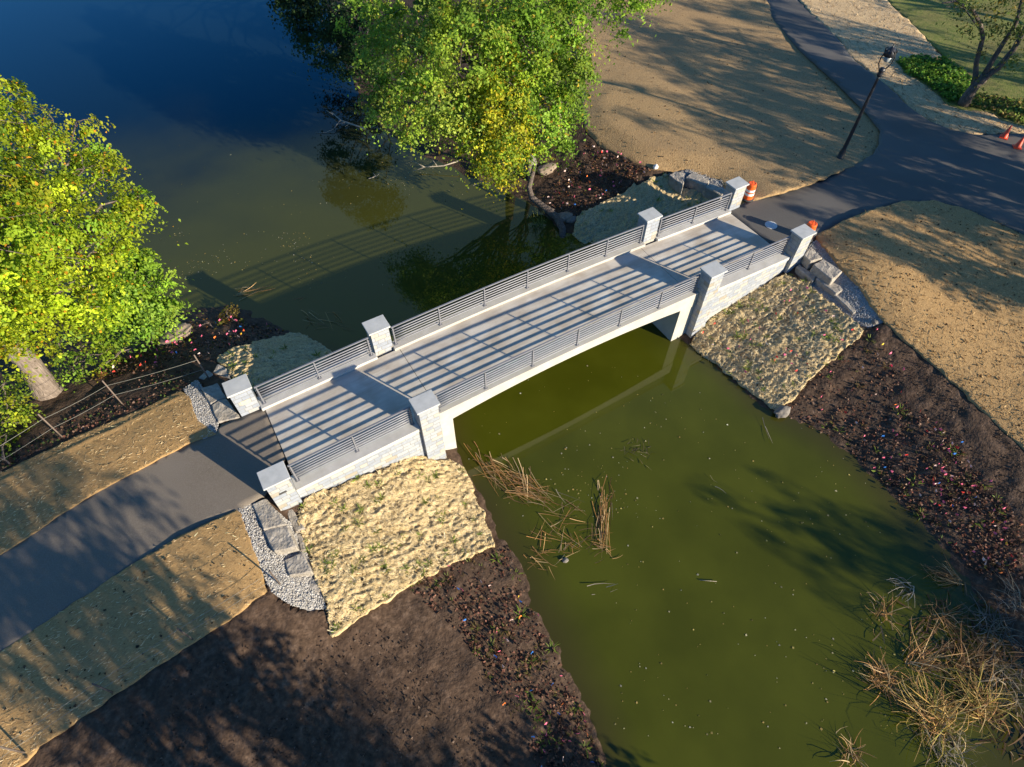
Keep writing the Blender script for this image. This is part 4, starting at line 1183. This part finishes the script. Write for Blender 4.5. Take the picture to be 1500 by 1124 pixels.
reeds(1478, 1000, 110, .9, 1.0, 'dark flattened reeds on the mud at the right photo edge', GRY * .5, (.1, .2), .1, z=-2.68, base_r=.7, width=.028)  # greys halved, shade on the mud painted into them
debris('dark matted reed litter lying in the shade at the right photo edge', [(1330, 900, 1470, 960, 150, 26, 26, 1.3), (1400, 1000, 1500, 1090, 190, 30, 26, 1.3), (1440, 900, 1500, 990, 160, 22, 26, 1.3)], pal=DRY * .28, width=.05)  # added dark mat, its colour stands for mud and the corner's shade
reeds(788, 330, 90, .8, .7, 'green grass tuft at the water edge by the dead log', np.array([(.08, .12, .02), (.14, .15, .03), (.05, .08, .02)]), (-.2, -.1), .9, z=-2.7, base_r=.3, width=.03)

# ------------------------------------------------------------------ dead wood
def log(name, pts, rad, label, m='deadwood', n=8, twigs=None, cat='log'):
    w = np.array([at_z(np.array(float(x)), np.array(float(y)), z) for x, y, z in pts]); c = w[0].copy()
    t = MB().tube([tuple(p - c) for p in w], rad, n)
    for tw in (twigs or []):
        v = np.array([at_z(np.array(float(x)), np.array(float(y)), z) for x, y, z in tw])
        t.tube([tuple(p - c) for p in v], np.linspace(.03, .008, len(v)), 5)
    o = t.build(name, MT[m], None, True); o.location = c
    return tag(o, label, cat)


log('dead_log', [(783, 243, -1.0), (775, 275, -1.6), (779, 290, -2.0), (797, 304, -2.3), (815, 318, -2.5), (824, 335, -2.6), (824, 351, -2.9)], [.12, .15, .17, .19, .2, .2, .18], 'long crooked dead log sliding from the bank into the water', m='bark_dark', n=10)  # dark bark chosen so the colour carries the log's shade
log('dead_log', [(781, 287, -2.1), (796, 300, -2.35), (812, 309, -2.4)], [.06, .08, .09], 'thin broken log lying along the crooked one', m='bark_dark', n=7)  # same bark, bank shade held in its colour
log('fallen_branch', [(535, 189, -2.1), (515, 182, -2.35), (500, 177, -2.5), (485, 164, -2.6)], [.06, .05, .04, .015], 'bare grey branch reaching over the water under the big green tree',
    twigs=[[(498, 177, -2.5), (488, 190, -2.6), (478, 194, -2.7), (462, 195, -2.74)], [(505, 180, -2.45), (492, 182, -2.55)], [(512, 181, -2.4), (505, 186, -2.5)], [(488, 168, -2.6), (478, 162, -2.65)]], cat='branch')
log('fallen_branch', [(520, 100, -.2), (508, 95, -.2), (500, 92, -.2)], [.05, .035, .012], 'short bare twig in the dark gap left of the big green tree', cat='branch')
log('fallen_branch', [(540, 262, -2.7), (552, 258, -2.65), (556, 254, -2.6)], [.025, .02, .008], 'small forked stick floating below the big green tree', twigs=[[(550, 258, -2.66), (546, 253, -2.62)]], cat='branch')
log('fallen_branch', [(605, 251, -2.6), (622, 245, -2.5), (650, 243, -2.4), (672, 236, -2.2)], [.012, .025, .035, .04], 'grey branch along the waterline left of the yellowing tree', twigs=[[(622, 245, -2.5), (612, 240, -2.4), (604, 236, -2.4)], [(640, 243, -2.45), (632, 232, -2.3)]], cat='branch')
log('fallen_branch', [(693, 272, -2.65), (705, 266, -2.6), (716, 270, -2.6)], [.012, .025, .012], 'little branched stick below the hanging yellow leaves', cat='branch')
log('fallen_branch', [(1025, 850, -2.72), (1050, 852, -2.7)], [.012, .008], 'thin stick floating in open green water', cat='branch')

# ------------------------------------------------------------------ white sack on the far bank
sk = at([960], [247])[0]
bm = bmesh.new(); bmesh.ops.create_icosphere(bm, subdivisions=3, radius=.13)
for v in bm.verts:
    v.co.z = max(v.co.z, -.1) * 1.2 + .1; v.co.x *= 1.1 + .15 * math.sin(v.co.z * 20); v.co += Vector((0, 0, .03 * float(fbm(v.co.x * 12, v.co.y * 12, 4))))
me = bpy.data.meshes.new('white_sack'); bm.to_mesh(me); bm.free()
o = link('white_sack', me, MT['white'], None, True); o.location = sk; tag(o, 'small white sack on the dark soil at the edge of the far straw field', 'sack')

# ------------------------------------------------------------------ seedlings, marker flags, litter
BEDS = {
 'right': [(1140, 604), (1160, 590), (1215, 530), (1266, 486), (1285, 480), (1300, 520), (1340, 590), (1400, 650), (1500, 770), (1500, 850), (1440, 850), (1372, 786), (1300, 716), (1235, 652)],
 'near': [(600, 862), (650, 834), (724, 802), (745, 800), (765, 860), (805, 940), (850, 1030), (885, 1124), (790, 1124), (740, 1040), (700, 960), (640, 900)],
 'left': [(180, 525), (240, 498), (300, 486), (340, 470), (395, 478), (420, 486), (330, 515), (300, 530), (262, 535), (200, 548), (130, 560)],
 'far': [(858, 205), (900, 228), (955, 250), (930, 270), (880, 298), (845, 318), (800, 305), (795, 285), (830, 255), (850, 225)],
}


def sample_px(poly, n, margin=0):
    p = np.array(poly, float); out = []
    while len(out) < n:
        x = rng.uniform(p[:, 0].min(), p[:, 0].max()); y = rng.uniform(p[:, 1].min(), p[:, 1].max())
        if in_poly(np.array([x]), np.array([y]), p)[0]: out.append((x, y))
    return np.array(out)


def flag_mesh(name, m):
    b = MB(); b.m = 0
    b.tube([(0, 0, -.05), (0, 0, .42)], .0022, 4)
    b.m = 1
    b.add([(0, 0, .42), (.11, .01, .42), (.12, -.01, .335), (.05, .02, .33), (0, 0, .335), (0, .004, .42), (.11, .014, .42), (.12, -.006, .335), (.05, .024, .33), (0, .004, .335)],
          [(0, 1, 2, 3, 4), (9, 8, 7, 6, 5), (0, 5, 6, 1), (1, 6, 7, 2), (2, 7, 8, 3), (3, 8, 9, 4)])
    me = b.mesh(name); me.materials.append(MT['flagwire']); me.materials.append(m)
    return me


FC = {'pink': (.85, .16, .28), 'red': (.85, .06, .04), 'pale': (.75, .55, .5), 'blue': (.02, .16, .55), 'orange': (.9, .22, .04), 'yellow': (.75, .55, .04)}
FM = {k: flag_mesh('marker_flag', flat('flag_' + k, v, .6)) for k, v in FC.items()}
BEDNAME = {'right': 'the long dark soil bed on the right bank', 'near': 'the brown soil bed below the bright straw slope', 'left': 'the soil bed under the maple', 'far': 'the dark soil bed under the far trees'}
BEDS['straw'] = POLY['blanket_right']; BEDNAME['straw'] = 'the right straw blanket'
NF = {'right': 112, 'near': 40, 'left': 56, 'far': 58, 'straw': 34}
WT = {'straw': [.6, .3, .1, 0, 0, 0], 'right': [.56, .12, .18, .06, .06, .02], 'near': [.42, .12, .08, .24, .12, .02], 'left': [.56, .18, .14, .03, .06, .03], 'far': [.4, .1, .38, .07, .05, 0]}
for bed, n in NF.items():
    pp = sample_px(BEDS[bed], n * 3)
    if bed == 'right':      # thickest towards the lower right
        wgt = np.exp(-((pp[:, 0] - 1400) / 110) ** 2 - ((pp[:, 1] - 720) / 110) ** 2) + .12
    elif bed == 'near': wgt = np.ones(len(pp))
    else: wgt = np.ones(len(pp))
    sel = rng.choice(len(pp), n, replace=False, p=wgt / wgt.sum())
    W = at(pp[sel, 0], pp[sel, 1], None, .1 if bed == 'straw' else 0.0)
    for p in W:
        c = rng.choice(list(FC), p=WT[bed])
        o = bpy.data.objects.new('marker_flag', FM[c]); COL.objects.link(o)
        o.location = p; o.rotation_euler = (rng.normal(0, .15), rng.normal(0, .15), rng.uniform(0, 6.28)); o.scale = (1, 1, rng.uniform(.8, 1.1))
        s = rng.uniform(.75, 1.1); o.scale = (s, s, s)
        tag(o, f'{c} marker flag on a wire in {BEDNAME[bed]}', 'marker flag', f'{c} marker flags in {BEDNAME[bed]}')


def tuft_mesh(name, n, ln, pal, up=.8, w=.03):
    th = rng.uniform(0, 2 * math.pi, n)
    A = np.column_stack([np.cos(th) * .03, np.sin(th) * .03, np.full(n, -.02)])
    D = np.column_stack([np.cos(th), np.sin(th), rng.uniform(.3, 1.2, n) * up]); D /= np.linalg.norm(D, axis=1, keepdims=True)
    B = A + D * (ln * rng.uniform(.5, 1.2, n))[:, None]
    me = blades_mesh(name, A, B, w * rng.uniform(.7, 1.3, n), cols(np.array(pal), n), .1, 2)
    me.materials.append(MT['leaf'])
    return me


TG = [tuft_mesh('seedling', 16, .22, [(.20, .28, .04), (.26, .32, .06), (.15, .22, .04)]) for _ in range(4)]
TB = [tuft_mesh('seedling', 14, .20, [(.16, .12, .04), (.2, .13, .05), (.10, .12, .03)]) for _ in range(3)]
SEED = [('blanket_near', 64, TG, 'small green plug plant in the bright straw blanket below the near left wall', .07),
        ('blanket_right', 60, TG, 'small green plug plant in the straw blanket below the near right wall', .07),
        ('blanket_left', 16, TG, 'small green plug plant in the mostly shaded left straw blanket', .07),
        ('blanket_far', 20, TG, 'small green plug plant in the shaded far straw blanket', .07)]
for key, n, ms, lb, off in SEED:
    pp = sample_px(POLY[key], n)
    W = at(pp[:, 0], pp[:, 1], None, off)
    for i, p in enumerate(W):
        o = bpy.data.objects.new('seedling', ms[i % len(ms)]); COL.objects.link(o)
        o.location = p + np.array([0, 0, .08]); o.rotation_euler = (0, 0, rng.uniform(0, 6.28)); s = rng.uniform(.6, 1.15); o.scale = (s, s, s)
        tag(o, lb, 'seedling', lb.replace('small green plug plant', 'plug plants'))
for bed, n in (('right', 70), ('near', 66)):
    pp = sample_px(BEDS[bed], n)
    W = at(pp[:, 0], pp[:, 1])
    for i, p in enumerate(W):
        g = i % 3 == 0
        ms = TG if g else TB
        o = bpy.data.objects.new('seedling', ms[i % len(ms)]); COL.objects.link(o)
        o.location = p; o.rotation_euler = (0, 0, rng.uniform(0, 6.28)); s = rng.uniform(.7, 1.5); o.scale = (s, s, s)
        k = 'fresh green' if g else 'withered brown'
        tag(o, f'{k} seedling in {BEDNAME[bed]}', 'seedling', f'{k} seedlings in {BEDNAME[bed]}')


def scatter(name, pts, size, pal, label, lift=.01, m='leaf', s=.3):
    n = len(pts)
    N = rng.normal(size=(n, 3)) * s + np.array([0, 0, 1])
    o = link(name, leaf_mesh(name, pts + np.array([0, 0, lift]), N, size, cols(np.array(pal), n, .3), .8), MT[m])
    return tag(o, label, None, None, 'stuff')


LIT = [(.14, .080, .048), (.24, .13, .085), (.07, .045, .035), (.34, .22, .16), (.20, .09, .06), (.02, .016, .014), (.28, .13, .09)]
for bed, n, lb in (('right', 4200, 'dead leaves and plant litter on the right soil bed'), ('near', 1900, 'dead leaves and plant litter on the near soil bed'),
                   ('left', 1500, 'dead leaves and plant litter on the left soil bed'), ('far', 1500, 'dead leaves and plant litter on the far soil bed')):
    pp = sample_px(BEDS[bed], n)
    if bed == 'right': pp = pp[(rng.random(n) < np.clip(.25 + (pp[:, 0] - 1150) / 300 * .4 + (pp[:, 1] - 560) / 400, .15, 1))]
    W = at(pp[:, 0], pp[:, 1])
    pal = LIT if bed != 'near' else LIT[:2] + LIT[4:]
    if bed in ('left', 'far'): pal = LIT + [(.24, .12, .04), (.14, .12, .03)]
    scatter('leaf_litter', W, rng.uniform(.05, .15, len(W)), pal, lb, .03, s=.7)
# soil between the maple and the fence
pp = sample_px([(60, 640), (130, 590), (230, 545), (285, 540), (290, 560), (215, 595), (120, 632), (0, 690), (0, 660)], 900)
scatter('leaf_litter', at(pp[:, 0], pp[:, 1]), rng.uniform(.05, .14, len(pp)), LIT + [(.07, .11, .03), (.10, .14, .03)], 'low weeds and litter between the maple and the wire fence', .03, s=.7)
# clods on the lower soil and mud rim
pp = sample_px([(300, 960), (500, 900), (700, 960), (760, 1124), (100, 1124)], 1500)
scatter('soil_crumbs', at(pp[:, 0], pp[:, 1]), rng.uniform(.03, .10, len(pp)), [(.05, .034, .024), (.10, .07, .05), (.03, .02, .015), (.17, .12, .09)], 'loose crumbs and chips on the lower brown soil', .02, s=.8)
pp = sample_px([(1300, 560), (1320, 500), (1400, 570), (1500, 665), (1500, 760), (1400, 650)], 900)
scatter('soil_crumbs', at(pp[:, 0], pp[:, 1]), rng.uniform(.03, .09, len(pp)), [(.05, .034, .024), (.10, .07, .05), (.03, .02, .015), (.14, .10, .08)], 'loose crumbs on the upper right soil', .02, s=.8)
# leaves and specks floating on the pond
fl = []
for (x0, y0, x1, y1, n) in ((900, 560, 1300, 1124, 300), (680, 530, 1000, 760, 120), (820, 640, 1000, 760, 140), (230, 340, 470, 430, 520), (460, 180, 780, 300, 260), (250, 200, 700, 420, 130), (1200, 850, 1400, 1124, 150), (560, 230, 760, 280, 420), (1130, 600, 1350, 780, 60)):
    fl.append(np.column_stack([rng.uniform(x0, x1, n), rng.uniform(y0, y1, n)]))
fl = np.concatenate(fl)
fw = at_z(fl[:, 0], fl[:, 1], ZW)
ok = (H(fw[:, 0], fw[:, 1]) < ZW - .03) & (fbm(fw[:, 0] * .55, fw[:, 1] * .55, 91, 3) + rng.normal(0, .12, len(fw)) > -.02)
fw = fw[ok]
scatter('floating_leaves', fw, .035 + .075 * rng.random(len(fw)) ** 3, [(.55, .50, .30), (.48, .40, .14), (.62, .58, .45), (.35, .30, .10), (.5, .36, .12)], 'tiny pale leaves and specks floating on the pond', .008, s=.06)
# ground cover under the slender tree
pp = sample_px([(1312, 90), (1345, 86), (1385, 90), (1420, 118), (1412, 150), (1390, 152), (1356, 125), (1326, 107)], 2600)
scatter('ground_cover', at(pp[:, 0], pp[:, 1]) + np.column_stack([np.zeros(2600), np.zeros(2600), rng.uniform(0, .3, 2600)]), rng.uniform(.12, .26, 2600), [(.13, .28, .03), (.18, .34, .04), (.22, .32, .045), (.09, .19, .025)], 'leafy green ground cover beside the slender tree', .05, s=.6)
pp = sample_px([(1415, 158), (1430, 140), (1500, 150), (1540, 180), (1500, 184), (1468, 174), (1450, 163)], 1500)
scatter('ground_cover', at(pp[:, 0], pp[:, 1]) + np.column_stack([np.zeros(1500), np.zeros(1500), rng.uniform(0, .2, 1500)]), rng.uniform(.1, .22, 1500), [(.15, .25, .04), (.22, .27, .05), (.24, .18, .06)], 'weedy ground cover right of the slender tree', .05, s=.6)


# ------------------------------------------------------------------ loose straw lying on the coverings
def straws(key, n, ln, pal, ang, asp, label, off, width=.014):
    pp = sample_px(POLY[key], n)
    pp = pp[(pp[:, 0] > -60) & (pp[:, 1] < 1190)]
    W = at(pp[:, 0], pp[:, 1], None, off); n = len(W)
    th = ang + rng.normal(0, asp, n); l = ln * rng.uniform(.4, 1.3, n)
    d = np.column_stack([np.cos(th) * l * .5, np.sin(th) * l * .5, rng.normal(0, .02 if key.startswith('straw') else .045, n)])
    z = np.column_stack([np.zeros(n), np.zeros(n), rng.uniform(0, .03 if key.startswith('straw') else .10, n)])
    o = link('loose_straw', blades_mesh('loose_straw', W - d + z, W + d + z, width * rng.uniform(.6, 1.3, n), cols(np.array(pal), n, .2), .05, 2), MT['blade'])
    return tag(o, label, None, None, 'stuff')


STR = [(.55, .38, .18), (.66, .50, .27), (.42, .27, .12), (.74, .60, .36), (.14, .09, .045)]
STP = [(.60, .48, .27), (.70, .58, .36), (.46, .34, .17), (.22, .16, .08), (.74, .64, .43), (.34, .24, .11)]
straws('straw_right', 6000, .22, [(.5, .34, .15), (.62, .45, .22), (.36, .22, .09), (.16, .10, .045)], R(60), .6, 'loose straw on the wide right straw field', .05, .018)
straws('straw_strip', 3500, .3, [(.6, .44, .24), (.7, .54, .32), (.36, .22, .1), (.2, .12, .06)], R(60), .7, 'loose straw on the pale straw band', .06, .03)
straws('straw_left_upper', 2600, .13, STR, R(12), .35, 'loose straw on the strip between the left path and the wire fence', .06)
straws('straw_left_lower', 2600, .13, STR, R(8), .35, 'loose straw on the strip below the left path', .06)
straws('blanket_near', 4500, .17, STP, R(-5), .8, 'loose straw on the bright blanket below the near left wall', .13)
straws('blanket_right', 4200, .17, STP, R(-5), .8, 'loose straw on the blanket below the near right wall', .13)
for key, n, lb in (('straw_right', 1500, 'dark leaves and clods lying on the right straw field'), ('straw_far', 900, 'dark leaves lying on the far straw field'), ('straw_left_lower', 160, 'dead leaves on the lower left straw strip'), ('blanket_near', 420, 'dark clods showing through the near straw blanket'), ('blanket_right', 520, 'dark clods showing through the right straw blanket')):
    pp = sample_px(POLY[key], n)
    W = at(pp[:, 0], pp[:, 1], None, .06 if key.startswith('straw') else .11)
    scatter('leaf_litter', W, .05 + .09 * rng.random(n) ** 2, [(.06, .04, .02), (.12, .075, .04), (.20, .12, .05), (.04, .03, .02)], lb, .02, s=.5)


# ------------------------------------------------------------------ separate pebbles on the gravel strips
def pebbles(key, n, label):
    pp = sample_px(POLY[key], n)
    W = at(pp[:, 0], pp[:, 1], None, -.05 if key == 'gravel_right' else .03)
    r = .014 + .030 * rng.random(n) ** 2.2
    O = np.array([(1, 0, 0), (0, 1, 0), (-1, 0, 0), (0, -1, 0), (0, 0, 1), (0, 0, -1)], float)
    T = np.array([(0, 1, 4), (1, 2, 4), (2, 3, 4), (3, 0, 4), (1, 0, 5), (2, 1, 5), (3, 2, 5), (0, 3, 5)])
    a = rng.uniform(0, 6.28, n)
    V = O[None] * (r[:, None, None] * rng.uniform(.6, 1.3, (n, 6, 1))) * np.array([1.2, .9, .7])
    c, s_ = np.cos(a)[:, None], np.sin(a)[:, None]
    V = np.stack([V[..., 0] * c - V[..., 1] * s_, V[..., 0] * s_ + V[..., 1] * c, V[..., 2]], -1) + W[:, None]
    F = (np.arange(n)[:, None, None] * 6 + T[None]).reshape(-1, 3)
    cc = np.repeat(cols(np.array([(.46, .45, .43), (.40, .385, .36), (.54, .53, .51), (.34, .325, .30), (.44, .41, .37)]), n, .10), 6, 0)
    return tag(link('pebbles', np_mesh('pebbles', V.reshape(-1, 3), F, cc), MT['blade']), label, None, None, 'stuff')


pebbles('gravel_left', 3200, 'white pebbles at the far left end of the footbridge')
pebbles('gravel_near', 6000, 'white pebbles beside the stone blocks at the near left end')
pebbles('gravel_right', 6000, 'grey pebbles behind the stone blocks at the near right end')
pebbles('gravel_far', 700, 'shaded pebbles at the far right end of the footbridge')
